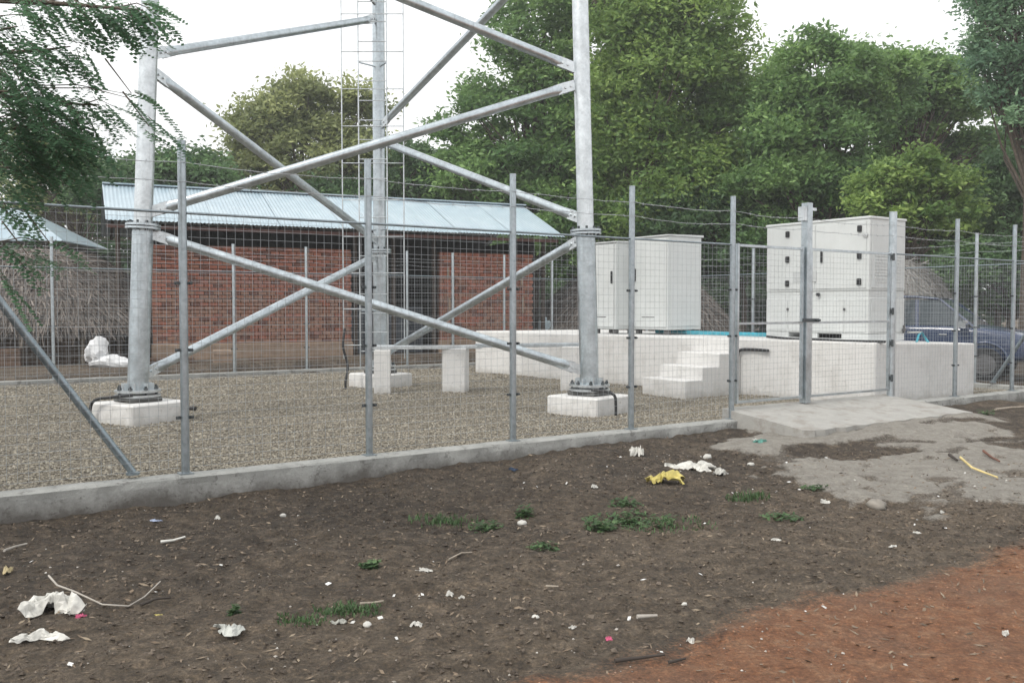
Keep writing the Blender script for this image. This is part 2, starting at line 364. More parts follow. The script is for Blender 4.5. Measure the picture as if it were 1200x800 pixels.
structure('litter_scraps', fast('litter_scraps', P, Fc, stone_mat('paper_scrap', [(.45, .43, .4), (.6, .6, .58), (.75, .75, .73), (.8, .8, .8)]), {'tint': ti}), kind='stuff')

# ------------------------------------------------------------------ kerbs
def kerb(name, a, b, out, inn, z0, z1, label, nseg):
    """strip of cast concrete running a->b in site coordinates, with a worn, uneven face"""
    a = Vector((*a, 0)); b = Vector((*b, 0)); d = (b - a); L = d.length; d.normalize(); nrm = Vector((d.y, -d.x, 0))
    mb = MB(); prof = [(out, z0), (out, z0 + .12), (out, z1 - .07), (out - .0, z1 - .018), (out - .018, z1), (out * .2, z1 + .002), (-inn + .015, z1), (-inn, z1 - .015), (-inn, z0)]
    vs = []; m = len(prof)
    for i in range(nseg + 1):
        p = a + d * (L * i / nseg)
        for j, (o, z) in enumerate(prof):
            k = .5 if j >= 4 else 1
            nn = float(fbm(np.array([i * L / nseg * 3.1]), np.array([j * .7]), 4, 61)[()]) if True else 0
            q = p + nrm * (o + nn * .045 * k * (o > 0)); vs.append((q.x, q.y, z + nn * .012))
    fs = [(i * m + j, i * m + j + 1, (i + 1) * m + j + 1, (i + 1) * m + j) for i in range(nseg) for j in range(m - 1)]
    fs += [tuple(range(m)), tuple(range(nseg * m + m - 1, nseg * m - 1, -1))]
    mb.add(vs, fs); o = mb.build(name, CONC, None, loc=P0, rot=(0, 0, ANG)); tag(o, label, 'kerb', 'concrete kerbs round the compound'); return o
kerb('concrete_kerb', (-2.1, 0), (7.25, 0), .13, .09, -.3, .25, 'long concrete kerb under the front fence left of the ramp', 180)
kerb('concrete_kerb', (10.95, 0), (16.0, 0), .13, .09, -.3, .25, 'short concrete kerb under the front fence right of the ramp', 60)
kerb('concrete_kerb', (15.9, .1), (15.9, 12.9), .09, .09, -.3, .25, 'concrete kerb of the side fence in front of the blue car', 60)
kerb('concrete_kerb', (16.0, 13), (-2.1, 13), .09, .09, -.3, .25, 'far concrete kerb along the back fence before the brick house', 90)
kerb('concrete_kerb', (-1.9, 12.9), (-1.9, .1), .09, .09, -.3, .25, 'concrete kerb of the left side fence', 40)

# ramp at the gate
mb = MB(); nsx, nty = 26, 14; vs = []
for i in range(nsx + 1):
    for j in range(nty + 1):
        s = 7.2 + 3.75 * i / nsx; t = -1.28 + 1.42 * j / nty
        if j == 0: s += .12 * (i == 0); t += .03 * sin(i * 2.1)
        e = max(0, min(1, (t + 1.28) / 1.42)); z = .225 + .16 * e + float(fbm(np.array([s * 2.]), np.array([t * 2.]), 3, 71)[()]) * .02
        vs.append((s, t, z))
fs = [(i * (nty + 1) + j, (i + 1) * (nty + 1) + j, (i + 1) * (nty + 1) + j + 1, i * (nty + 1) + j + 1) for i in range(nsx) for j in range(nty)]
ring = [i * (nty + 1) for i in range(nsx + 1)] + [nsx * (nty + 1) + j for j in range(1, nty + 1)] + [i * (nty + 1) + nty for i in range(nsx - 1, -1, -1)] + [j for j in range(nty - 1, 0, -1)]
b0 = len(vs); vs += [(vs[i][0], vs[i][1], -.2) for i in ring]; nr = len(ring)
fs += [(ring[(k + 1) % nr], ring[k], b0 + k, b0 + (k + 1) % nr) for k in range(nr)]
mb.add(vs, fs); tag(mb.build('concrete_ramp', RAMPM, None, loc=P0, rot=(0, 0, ANG)), 'sloping pale concrete ramp leading up to the wire gate', 'ramp')

# ------------------------------------------------------------------ fences
clampmb = MB()
for sgn in (-1, 1):
    clampmb.box(sgn * .058 - .020, sgn * .058 + .020, -.006, .006, -.014, .014); clampmb.disc((sgn * .064, -.01, 0), (0, 1, 0), .013, .04, 8)
clampmb.box(-.05, .05, .037, .040, -.012, .012); CLAMP = clampmb.mesh('clamp', DARK)
def post_mesh(r=.037, z0=.2, z1=3.24, mat=None):
    mb = MB(); mb.tube([(0, 0, z0), (0, 0, z1)], r, 14); mb.disc((0, 0, z1 + .004), (0, 0, 1), r * 1.04, .012, 14); mb.box(-.06, .06, -.06, .06, .245, .262)
    return mb.mesh('post', mat or GALV)
POST = post_mesh(mat=galv('dull_galvanised', (.37, .42, .45), .8)); POSTB = post_mesh(.034)
def bay_mesh(L, z0=.31, z1=2.60, r=.0017, step=.08, mat=None, n=3):
    mb = MB(); k = int(L / step); off = (L - k * step) / 2
    for i in range(k + 1): x = off + i * step; mb.tube([(x, 0, z0), (x, 0, z1)], r, n, False)
    k = int((z1 - z0) / step)
    for i in range(k + 1): z = z0 + i * step; mb.tube([(0, .004, z), (L, .004, z)], r, n, False)
    return mb.mesh('wire_mesh', mat or GALV2)
def barbed(a, b, seed):
    rr = random.Random(seed); mb = MB(); a = Vector(a); b = Vector(b); L = (b - a).length; k = max(4, int(L / .15)); pts = []
    sg = rr.uniform(.012, .04)
    for i in range(k + 1):
        u = i / k; pts.append(a.lerp(b, u) + Vector((0, rr.uniform(-.006, .006), -4 * sg * u * (1 - u) + rr.uniform(-.005, .005))))
    mb.tube(pts, .0034, 4, False)
    for p in pts[1:-1]:
        w = .022
        for _ in range(2):
            v = Vector((rr.uniform(-.5, .5), rr.uniform(-1, 1), rr.uniform(-1, 1))).normalized() * w; mb.tube([p - v, p + v], .0018, 3, False)
    return mb.mesh('barbed_wire', GALV2)
def fence(name, label, a, b, stations, brace=None, postm=POST, strands=(3.05, 2.88), skip=(), side=1, ghost=()):
    """posts at given distances from a (site coords) towards b"""
    wa = F(*a); wb = F(*b); d = (wb - wa); L = d.length; rz = math.atan2(d.y, d.x)
    T = thing(name, label, 'fence', wa, rz, 'welded wire fences of the compound')
    for x in stations:
        if x in ghost: continue
        p = put('post', postm, T, (x, 0, 0))
        for z in (.78, 1.37, 1.98): put('clamp', CLAMP, p, (0, 0, z + random.uniform(-.02, .02)))
    for i, (x0, x1) in enumerate(zip(stations[:-1], stations[1:])):
        if i in skip: continue
        w = x1 - x0 - .10; put('wire_mesh', bay_mesh(w), T, (x0 + .05, 0, 0))
        m = MB(); m.tube([(x0 + .036, 0, 2.604), (x1 - .036, 0, 2.604)], .0125, 8); m.build('top_rail', GALVD, T)
        for z in strands: put('barbed_wire', barbed((x0, -.04, z), (x1, -.04, z), i * 7 + int(z * 10)), T)
    for bx0, bx1, zt in brace or []:
        m = MB(); m.tube([(bx0, .06, .3), (bx1, .06, zt)], .034, 12); m.disc((bx0, .06, .29), (0, 0, 1), .06, .02, 12); m.build('brace', GALVD, T)
    return T
fence('mesh_fence', 'nearest wire mesh fence with diagonal brace at far left, before the tower', (-2, 0), (7.23, 0),
      [.1, 2.0, 3.833, 5.62, 7.41, 9.23], [(1.56, .12, 2.45)])
fence('mesh_fence', 'short stretch of wire mesh fence right of the gate', (10.91, 0), (16, 0), [0.0, 1.86, 3.76, 4.95], ghost=(0.0,))
fence('mesh_fence', 'side wire mesh fence running back in front of the blue car', (15.9, 0), (15.9, 13), [.05, 1.36, 3.2, 5.1, 7.05, 9.0, 10.9, 12.9], [(.95, .12, 1.6)], POSTB)
fence('mesh_fence', 'back wire mesh fence across the front of the brick house', (-1.9, 13), (15.9, 13), [.1, 2.75, 4.6, 6.6, 8.4, 10.15, 11.2, 12.6, 14.3, 16.0, 17.7], None, POSTB)
fence('mesh_fence', 'wire mesh fence closing the left side of the compound', (-1.95, 0), (-1.95, 13), [.05, 2.0, 4, 6, 8, 10, 12.9], None, POSTB)

# gate
G = thing('mesh_gate', 'double wire mesh gate with flat steel frame above the ramp', 'gate', F(7.23, 0), ANG)
gl = {}
for x0, x1 in ((.10, 1.46), (1.66, 3.60)):
    L = put('gate_leaf', None, G); fr = MB()
    for z in (.47, 1.54, 2.60): fr.box(x0, x1, -.018, .018, z - .016, z + .016)
    for x in (x0 - .002, x1 + .002): fr.box(x - .016, x + .016, -.021, .021, .45, 2.625)
    fr.build('gate_frame', GALV, L); m = bay_mesh(x1 - x0 - .04, .5, 2.58, mat=GALV2); put('wire_mesh', m, L, (x0 + .02, 0, 0))
mb = MB(); mb.box(1.505, 1.615, -.055, .055, .38, 3.26); mb.build('gate_post', GALV, G)
mb = MB(); mb.box(1.42, 1.503, -.05, .05, 3.0, 3.20); mb.box(1.617, 1.76, -.012, .012, 3.16, 3.20); mb.build('latch_bracket', GALVW, G)
mb = MB(); mb.tube([(3.68, 0, .3), (3.68, 0, 3.25)], .06, 16); mb.disc((3.68, 0, 3.255), (0, 0, 1), .063, .012, 16); mb.build('gate_post', GALV, G)
for z in (.65, 1.2, 1.7, 2.55):
    mb = MB(); mb.disc((3.63, -.05, z), (0, 0, 1), .02, .11, 10); mb.box(3.60, 3.64, -.05, -.02, z - .03, z + .03); mb.build('hinge', DARK, G)
mb = MB(); mb.box(1.40, 1.75, -.085, -.062, 1.55, 1.60); mb.disc((1.7, -.10, 1.575), (0, 1, 0), .018, .08, 8); mb.build('bolt', DARK, G)
for z in (3.05, 2.88): put('barbed_wire', barbed((0, -.04, z), (1.5, -.04, z), int(z * 50)), G); put('barbed_wire', barbed((1.6, -.04, z - .02), (3.68, -.04, z), int(z * 51)), G)

# ------------------------------------------------------------------ lattice tower
ctr = Vector((-2.24, 15.1, 0))
LEGS = {'A': (Vector((-5.27, 12.95, 0)), .044), 'B': (Vector((1.17, 13.9, 0)), .028), 'C': (Vector((-2.66, 18.6, 0)), .035)}
def lp(k, z):
    b, s = LEGS[k]; d = (ctr - b); d.z = 0; d.normalize(); return b + d * s * (z - .6) + Vector((0, 0, z))
TW = thing('lattice_tower', 'tall three legged galvanised tube tower standing on white footings', 'tower', ctr)
inv = -ctr
def W2(p): return Vector(p) + inv
for k in 'ABC':
    mb = MB(); mb.tube([W2(lp(k, .60)), W2(lp(k, 2.86))], .143, 28, False); lo = mb.build('leg', GALV, TW)
    d = (lp(k, 5) - lp(k, 1)).normalized()
    mb = MB(); mb.tube([W2(lp(k, 2.92)), W2(lp(k, 14.5))], [.126, .108], 28, False)
    for z in (.1, 3.3, 6.2): mb.box(-.004, .004, -.004, .004, 0, .01)
    up = mb.build('leg', GALVW if k != 'C' else GALV, TW)
    # flange between lower and upper tube
    mb = MB(); c = W2(lp(k, 2.87)); mb.disc(c, d, .235, .03, 28); c2 = W2(lp(k, 2.915)); mb.disc(c2, d, .235, .03, 28); fl = mb.build('flange', GALV, lo)
    mb = MB(); a = d.cross(Vector((1, 0, 0))).normalized(); b = d.cross(a)
    for q in range(10):
        o = (a * cos(q * pi / 5) + b * sin(q * pi / 5)) * .195; mb.disc(W2(lp(k, 2.9)) + o, d, .019, .14, 8)
    mb.build('bolts', DARK, lo, kind='stuff')
    # base plate with anchor bolts
    mb = MB(); mb.disc(W2(lp(k, .59)), (0, 0, 1), .31, .032, 16); mb.disc(W2(lp(k, .525)), (0, 0, 1), .31, .03, 16)
    for q in range(8):
        an = q * pi / 4 + .2; ra = Matrix.Rotation(an, 4, 'Z'); M = Matrix.Translation(W2(lp(k, .6))) @ ra
        mb.box(.13, .22, -.008, .008, .0, .10, M)
    mb.build('base_plate', GALVW, lo)
    mb = MB()
    for q in range(8):
        an = q * pi / 4; mb.disc(W2(lp(k, .58)) + Vector((cos(an) * .26, sin(an) * .26, 0)), (0, 0, 1), .018, .17, 8); mb.disc(W2(lp(k, .625)) + Vector((cos(an) * .26, sin(an) * .26, 0)), (0, 0, 1), .030, .03, 6)
    mb.build('anchor_bolts', DARK, lo, kind='stuff')
def brace(k1, z1, k2, z2, r=.070):
    p = lp(k1, z1); q = lp(k2, z2); d = (q - p).normalized(); ra = .145; a = p + d * (ra + .10); b = q - d * (ra + .10); L = (b - a).length
    fr = [0, .10, .30, L - .30, L - .10, L]; mb = MB()
    side = d.cross(Vector((0, 0, 1))).normalized(); up = side.cross(d)
    n = 14; vs = []; fs = []
    for i, f in enumerate(fr):
        fl, wd = ((.16, 1.25), (.45, 1.18), (1, 1), (1, 1), (.45, 1.18), (.16, 1.25))[i]; c = a + d * f
        for j in range(n): t = 2 * pi * j / n; vs.append(W2(c + (side * cos(t) * fl + up * sin(t) * wd) * r))
    for i in range(5):
        for j in range(n): fs.append((i * n + j, i * n + (j + 1) % n, (i + 1) * n + (j + 1) % n, (i + 1) * n + j))
    fs += [tuple(range(n - 1, -1, -1)), tuple(range(5 * n, 6 * n))]
    mb.add(vs, fs, True); o = mb.build('brace', GALV, TW)
    for P_, sg in ((p, 1), (q, -1)):           # gusset with bolts at each end
        m = MB(); c = P_ + d * sg * .25
        Mx = Matrix.Translation(W2(c)) @ Matrix((( d.x, side.x, up.x, 0), (d.y, side.y, up.y, 0), (d.z, side.z, up.z, 0), (0, 0, 0, 1)))
        m.box(-.15, .13, .012, .026, -.075, .075, Mx, 0); m.box(-.15, .13, -.026, -.012, -.075, .075, Mx, 0)
        for bx in (-.02, .07): m.disc(Mx @ Vector((bx, 0, 0)), side, .02, .10, 8)
        m.build('gusset', GALVW, o)
    return o
Z0, Z1, Z2, Z3, Z4, Z5 = .78, 2.95, 5.2, 7.5, 9.8, 12.1
for a, za, b, zb in (('A', Z1 - .12, 'B', Z0), ('A', Z1 + .12, 'B', Z2 - .08), ('B', Z2 + .1, 'A', Z3), ('A', Z0, 'C', Z1 - .12), ('C', Z1 + .1, 'A', Z2 - .08), ('A', Z2 + .1, 'C', Z3 - .05),
                     ('B', Z1 - .12, 'C', Z0), ('B', Z1 + .12, 'C', Z2 - .12), ('C', Z2 + .12, 'B', Z3), ('A', Z3 + .2, 'B', Z4), ('C', Z3 + .2, 'A', Z4), ('B', Z3 + .2, 'C', Z4), ('B', Z4 + .2, 'A', Z5), ('A', Z4 + .2, 'C', Z5), ('C', Z4 + .2, 'B', Z5)):
    brace(a, za, b, zb)
# climbing ladder and wide cable rack in front of the rear leg
lb = lp('C', 0) + Vector((0, -.36, 0)); 
def ldp(x, z): q = lp('C', z) + Vector((x, -.36, 0)); return W2(q)
RX = (-.345, .205); OX = (-.67, .53)
for x in RX:
    mb = MB(); mb.tube([ldp(x, .55), ldp(x, 13)], .013, 8); mb.build('ladder_rail', GALVW, TW)
for x in OX:
    mb = MB(); mb.tube([ldp(x, .75), ldp(x, 13)], .012, 8); mb.build('ladder_rail', GALVW, TW)
rm = MB(); rm.tube([(RX[0], 0, 0), (RX[1], 0, 0)], .010, 6); rm = rm.mesh('rung', GALVW)
rw = MB(); rw.tube([(OX[0], 0, 0), (-.2, 0.0, 0), (.25, 0, -.0), (OX[1], 0, 0)], .010, 6); rw = rw.mesh('rung', GALVW)
z = .9
while z < 12.9: put('rung', rm, TW, ldp(0, z)); z += .375
z = 1.02
while z < 12.9: put('rung', rw, TW, ldp(0, z) + Vector((0, -.03, 0))); z += .71
for z in (1.7, 3.3, 4.9, 6.5, 8.1):
    mb = MB(); mb.tube([ldp(-.32, z), W2(lp('C', z))], .016, 6); mb.tube([ldp(.2, z), W2(lp('C', z))], .016, 6); mb.build('ladder_bracket', GALV, TW)

# footings
def footing(c, a, rot, z0, z1, label):
    T = MB(); T.box(-a / 2, a / 2, -a / 2, a / 2, z0 - .3, z1, None, .02)
    o = T.build('concrete_footing', WHITEWASH, None, loc=(c[0], c[1], 0), rot=(0, 0, R(rot))); tag(o, label, 'footing', 'white footings under the tower legs')
fa, fb, fc = LEGS['A'][0], LEGS['B'][0], LEGS['C'][0]
footing((fa.x + .03, fa.y), .93, 58, .17, .44, 'low white concrete footing under the left tower leg')
footing((fb.x, fb.y), .92, 50, .17, .44, 'low white concrete footing under the right tower leg')
footing((fc.x, fc.y), .92, 45, .17, .44, 'low white concrete footing under the rear tower leg, behind the white pillars')
for k, c in (('left', fa), ('right', fb), ('rear', fc)):
    mb = MB(); mb.box(-.24, .24, -.24, .24, .441, .511, None, .01); g = mb.build('grout_block', simple('dark_grout', (.09, .09, .085), .9), None, loc=(c.x, c.y, 0), rot=(0, 0, R(50))); tag(g, f'dark grout bed between the {k} tower leg base plate and its footing', 'grout bed', 'grout beds')
# earth cables
def hose(name, pts, r, mat, label, cat, n=8):
    P_ = [Vector(p) for p in pts]; o = []
    for i in range(len(P_) - 1):
        p0 = P_[max(0, i - 1)]; p1 = P_[i]; p2 = P_[i + 1]; p3 = P_[min(len(P_) - 1, i + 2)]
        for k in range(5):
            t = k / 5; o.append(.5 * ((2 * p1) + (p2 - p0) * t + (2 * p0 - 5 * p1 + 4 * p2 - p3) * t * t + (3 * p1 - p0 - 3 * p2 + p3) * t ** 3))
    o.append(P_[-1]); c = o[0].copy(); mb = MB(); mb.tube([q - c for q in o], r, n)
    return tag(mb.build(name, mat, None, loc=c), label, cat)
hose('ground_cable', [(fa.x + .05, fa.y - .30, .55), (fa.x - .2, fa.y - .42, .535), (fa.x - .42, fa.y - .36, .50), (fa.x - .53, fa.y - .30, .40), (fa.x - .55, fa.y - .30, .14)], .021, BLACK, 'black cable looping down the footing of the left tower leg', 'cable')
hose('ground_cable', [(fb.x + .0, fb.y - .40, .55), (fb.x + .2, fb.y - .5, .535), (fb.x + .32, fb.y - .52, .48), (fb.x + .34, fb.y - .53, .36), (fb.x + .34, fb.y - .54, .14)], .021, BLACK, 'black cable bending down the footing of the right tower leg', 'cable')
hose('ground_cable', [(fc.x - .64, fc.y - .40, 1.35), (fc.x - .66, fc.y - .5, 1.0), (fc.x - .57, fc.y - .52, .62), (fc.x - .60, fc.y - .6, .3), (fc.x - .58, fc.y - .62, .12)], .024, BLACK, 'black cable hanging from the ladder down to the gravel at the rear leg', 'cable')
hose('drain_pipe', [(-4.62, 12.9, .36), (-4.52, 12.86, .355), (-4.42, 12.83, .35)], .03, BLACK, 'short black pipe stub beside the left footing', 'pipe')

# cable bridge: pillars and beam
def pillar(x, y, wx, wy, h, rz, label):
    mb = MB(); mb.box(-wx / 2, wx / 2, -wy / 2, wy / 2, 0, h, None, .012); tag(mb.build('concrete_pillar', WHITEWASH, None, loc=(x, y, .05), rot=(0, 0, rz)), label, 'pillar', 'white pillars of the cable bridge')
pillar(-2.42, 17.2, .30, .30, .92, .08, 'narrow white pillar in front of the rear tower leg')
pillar(-1.07, 17.5, .44, .36, .94, -.18, 'free standing white pillar right of the rear tower leg')
pillar(1.16, 17.9, .42, .34, .96, -.1, 'white pillar partly behind the right tower leg')
T = thing('cable_bridge', 'horizontal steel cable bridge lying on the white pillars', 'cable bridge', (-2.6, 17.2, 1.0), math.atan2(.9, 4.6))
for y in (-.12, .12):
    mb = MB(); mb.box(0, 2.05, y - .02, y + .02, -.02, .045, None, .006); mb.build('side_rail', GALVW, T)
    mb = MB(); mb.box(1.95, 4.05, y - .021, y + .021, .005, .07, None, .006); mb.build('side_rail', GALV, T)
for i in range(9):
    mb = MB(); mb.box(.15 + i * .42, .19 + i * .42, -.1, .1, .0, .03); mb.build('rung', GALV, T)

# ------------------------------------------------------------------ plinth, steps, generator, cabinets
PLO = F(11.1, .4)
PL = thing('equipment_plinth', 'large white painted concrete plinth carrying the generator and cabinets', 'plinth', PLO, ANG)
mb = MB(); poly = [(0, 0), (3.03, 0), (3.0, 10.3), (-1.15, 10.3)]; mb.prism(poly, -.35, [1.19, 1.115, 1.17, 1.19]); pb = mb.build('base_block', WHITEWASH, PL)
bv = pb.modifiers.new('bevel', 'BEVEL'); bv.width = .03; bv.segments = 2
ST = thing('concrete_steps', 'white concrete steps climbing the near side of the plinth', 'steps', F(9.37, 2.97), ANG)
for i, h in enumerate((.475, .70, .93)):
    mb = MB(); mb.box(.43 * i, .43 * (i + 1) - .002 if i < 2 else 1.42, 0, 1.09, -.1, h, None, .012); mb.build('step', WHITEWASH, ST)
def plane_mat(name, c): return simple(name, c, .5, bump=0, var=.05)
GREYL = plane_mat('grey_label', (.50, .52, .52)); SEAM = plane_mat('dark_seam', (.10, .10, .10)); GLINE = plane_mat('pale_seam', (.40, .41, .40))
GEN = thing('generator_set', 'off white soundproof generator with black latches behind the gate', 'generator', F(11.55, .84, 1.19), ANG)
# local: x = along u (depth side 1.05), y = along v (length 2.18); front face is x=0
mb = MB()
mb.box(.08, .97, .3, 1.85, .105, .12); mb.build('skid', CAB, GEN)
for a in ((.0, .53), (1.66, 2.17)):
    mb = MB(); mb.box(.004, 1.046, a[0], a[1], .001, .118); mb.build('skid_foot', CAB, GEN)
mb = MB(); mb.box(.006, .05, .53, 1.66, .001, .03); mb.box(.006, .05, 1.03, 1.20, .03, .118); mb.build('skid_rail', CAB, GEN)
mb = MB(); mb.box(.12, .42, .001, .0035, .03, .10); mb.build('slot_shade', BLACK, GEN)  # black strip standing in for the shade of a fork slot
mb = MB(); mb.box(.3, .33, .55, 1.65, .0, .118); mb.build('skid_shadow_plate', BLACK, GEN)  # black sheet added to darken the gap between the skid feet
mb = MB(); mb.box(0, 1.05, 0, 2.18, .12, .74, None, .012); mb.build('fuel_tank', CAB, GEN)
mb = MB(); mb.box(.012, 1.038, .012, 2.168, .742, .852); mb.build('seam_band', CAB, GEN)
mb = MB(); mb.prism([(0, 0), (1.05, 0), (1.05, 2.18), (0, 2.18)], .854, 2.08)
cn = mb.build('canopy', CAB, GEN); bvm = cn.modifiers.new('bevel', 'BEVEL'); bvm.width = .02; bvm.segments = 2
mb = MB(); mb.box(-.015, 1.065, -.015, 2.195, 2.07, 2.115, None, .01); mb.build('roof_cap', CAB, GEN)
for y0, y1 in ((.06, 1.06), (1.09, 2.12)):
    mb = MB(); mb.box(-.014, -.001, y0, y1, .90, 2.03, None, .004); d = mb.build('door', CAB, GEN)
for y0, y1 in ((.06, .46), (.48, 1.66), (1.68, 2.12)):
    mb = MB(); mb.box(-.010, -.001, y0, y1, .15, .71, None, .003); mb.build('access_panel', CAB, GEN)
for y0, y1 in ((.06, .99),):
    mb = MB(); mb.box(y0, y1, -.012, -.001, .90, 2.03, None, .004); mb.build('end_panel', CAB, GEN)
    mb = MB(); mb.box(y0, y1, -.012, -.001, .15, .71, None, .004); mb.build('end_panel', CAB, GEN)
for y in (.18, 1.68):
    for z in (1.91, 1.45, 1.01):
        mb = MB(); mb.box(-.045, -.013, y - .04, y + .04, z - .055, z + .055, None, .008); mb.build('latch', BLACK, GEN)
mb = MB(); mb.box(-.04, -.013, .92, .965, 1.36, 1.56, None, .008); mb.build('handle', BLACK, GEN)
mb = MB(); mb.box(-.022, -.0141, 1.05, 1.55, 1.03, 1.22); mb.build('plate', GREYL, GEN)
mb = MB(); mb.disc((-.02, .08, 1.80), (1, 0, 0), .05, .012, 16); mb.disc((-.028, .08, 1.80), (1, 0, 0), .03, .012, 12); mb.build('emblem', GREYL, GEN)
mb = MB(); mb.disc((-.03, 1.0, .80), (1, 0, 0), .03, .05, 10); mb.build('lock', BLACK, GEN)
for y in (.47, 1.67):
    mb = MB(); mb.box(-.025, -.009, y - .02, y + .02, .52, .56); mb.build('lock', SEAM, GEN)
mb = MB(); mb.box(.99, 1.03, -.03, -.002, .12, .26); mb.box(.94, 1.04, -.05, -.02, .16, .20); mb.build('bracket', SEAM, GEN)
for i in range(9):
    mb = MB(); mb.box(.15, .90, -.022, -.012, 1.0 + i * .055, 1.03 + i * .055); mb.build('louvre', CAB, GEN)

def cabinet(label, s, t, wx, wy, h, z, handles):
    T = thing('equipment_cabinet', label, 'cabinet', F(s, t, z), ANG, 'white equipment cabinets on the plinth')
    mb = MB()
    for x in (.04, wx - .14):
        for y in (.04, wy - .14): mb.box(x, x + .1, y, y + .1, -.10, 0)
    mb.build('foot', SEAM, T)
    mb = MB(); mb.box(0, wx, 0, wy, 0, h, None, .012); mb.build('body', CAB, T)
    mb = MB(); vs = [(-.03, -.03, h + .002), (wx + .03, -.03, h + .002), (wx + .03, wy + .03, h + .002), (-.03, wy + .03, h + .002), (-.03, -.03, h + .03), (wx + .03, -.03, h + .05), (wx + .03, wy + .03, h + .05), (-.03, wy + .03, h + .03)]
    mb.add(vs, [(3, 2, 1, 0), (4, 5, 6, 7), (0, 1, 5, 4), (1, 2, 6, 5), (2, 3, 7, 6), (3, 0, 4, 7)]); mb.build('roof_cap', CAB, T)
    mb = MB(); mb.box(-.022, -.001, .03, wy - .03, .05, h - .04, None, .006); d = mb.build('door', CAB, T)
    for y in handles:
        mb = MB(); mb.box(-.05, -.0225, y - .025, y + .025, h * .53, h * .67, None, .008); mb.build('handle', BLACK, d)
    mb = MB(); mb.box(-.028, -.0225, wy * .35, wy * .72, .26, .275); mb.build('vent_slot', SEAM, d)
    mb = MB(); mb.box(.08, wx - .08, -.016, -.001, .08, h - .1, None, .004); mb.build('side_panel', CAB, T)
    return T
cabinet('square white equipment cabinet nearest the gate with overhanging roof', 11.4, 5.48, 1.0, 1.06, 1.97, 1.29, (.98,))
cabinet('white equipment cabinet directly behind the right tower leg', 10.95, 6.62, .62, .80, 1.88, 1.29, (.09,))
mb = MB(); mb.box(-.05, .05, 0, 3.9, 0, .075, None, .006); tag(mb.build('blue_beam', TEAL, None, loc=F(12.02, 2.55, 1.195), rot=(0, 0, ANG)), 'teal blue painted beam lying on the plinth between generator and cabinet', 'beam')
mb = MB(); mb.box(-.05, .05, 0, 1.0, 0, .07, None, .006); tag(mb.build('blue_beam', TEAL, None, loc=F(12.2, 1.55, 1.195), rot=(0, 0, ANG)), 'short teal beam end showing under the generator skid', 'beam')
hose('power_cable', [F(11.5, 2.95, 1.22), F(11.3, 2.6, 1.215), F(11.22, 2.1, 1.20), F(11.15, 1.6, 1.21), F(11.12, 1.1, 1.20), F(11.15, .5, 1.205), F(11.3, .36, 1.20)], .022, BLACK, 'black cable drooping along the plinth edge below the generator', 'cable')
hose('conduit', [F(10.82, 2.35, .99), F(10.80, 2.7, 1.0), F(10.76, 2.95, .98), F(10.76, 3.0, .85), F(10.75, 3.0, .55)], .028, BLACK, 'black conduit elbow bent down the plinth side behind the gate', 'conduit')
mb = MB(); mb.tube([(0, 0, 0), (.05, 0, .16), (.12, .05, .2), (.22, .0, .02)], .02, 8); tag(mb.build('hose_offcut', TEAL, None, loc=F(12.9, .8, 1.12)), 'small teal hose offcut on the plinth right of the generator', 'hose')
mb = MB(); mb.box(0, .3, 0, .05, 0, .03); tag(mb.build('wood_offcut', PLASTICW, None, loc=F(13.0, 1.0, 1.3), rot=(0, 0, .3)), 'pale strip propped over the teal hose offcut on the plinth', 'strip')

# ------------------------------------------------------------------ brick house
HA = math.atan2(1080, 2300); HO = Vector((-10.1, 23.0, .30))
H = thing('brick_house', 'long red brick house with pale blue corrugated metal roof', 'house', HO, HA)
def brick_mat(name, c, v=.3): return simple(name, c, .92, var=v, scale=7, bump=.5, bs=30, bd=.01)
BRM = [brick_mat('red_brick', (.30, .115, .075)), brick_mat('brown_brick', (.27, .13, .085)), brick_mat('tan_brick', (.27, .15, .105)), brick_mat('dark_brick', (.15, .07, .052))]
MORT = simple('earth_mortar', (.16, .085, .06), .95, bump=.4); MUD = simple('tan_mud_plaster', (.28, .205, .15), .95, var=.2, bump=.5); INTER = simple('interior_shade', (.02, .018, .017), .95)  # near-black INTER colour stands in for the shade inside the house
WALLX = [(1.1, 6.42), (9.1, 12.2)]
for x0, x1 in WALLX:
    mb = MB(); mb.box(x0, x1, .73, .92, 0, 3.12); mb.build('wall', MORT, H)
    mb = MB(); mb.box(x0 - .03, x1 + .03, .62, .95, -.2, .50, None, .03); mb.build('plinth', MUD, H)
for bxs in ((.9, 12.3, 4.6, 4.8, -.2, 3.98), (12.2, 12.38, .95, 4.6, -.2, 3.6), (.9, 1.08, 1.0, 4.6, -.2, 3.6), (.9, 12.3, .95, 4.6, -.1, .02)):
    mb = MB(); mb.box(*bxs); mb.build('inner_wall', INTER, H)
bw, bh = .235, .10; bms = []
for m in BRM:
    q = MB(); q.box(0, bw - .018, 0, .06, 0, bh - .016, None, .006); bms.append(q.mesh('brick', m))
placed = 0; rest = [MB() for _ in BRM]
spots = []
for wi, (x0, x1) in enumerate(WALLX):
    for r in range(26):
        z = .51 + r * bh; o = (r % 2) * bw / 2
        x = x0 - o
        while x < x1 - .04:
            spots.append((wi, r, max(x, x0), z, min(x + bw, x1) - max(x, x0))); x += bw
full = [q for q in spots if q[4] > bw - .01 and q[0] == 0 and q[1] > 9][:300]; fs_ = set(id(q) for q in full)
for q in spots:
    wi, r, x, z, w = q
    hue = random.random(); k = (0 if hue < .62 else 3 if hue < .8 else 1) if r > 13 else (2 if hue < .45 else 1 if hue < .72 else 0 if hue < .92 else 3)
    dy = random.uniform(-.012, .006)
    if id(q) in fs_: put('brick', bms[k], H, (x + .009, .668 + dy, z))
    elif w > .06: rest[k].box(x + .009, x + w - .009, .668 + dy, .728, z, z + bh - .016)
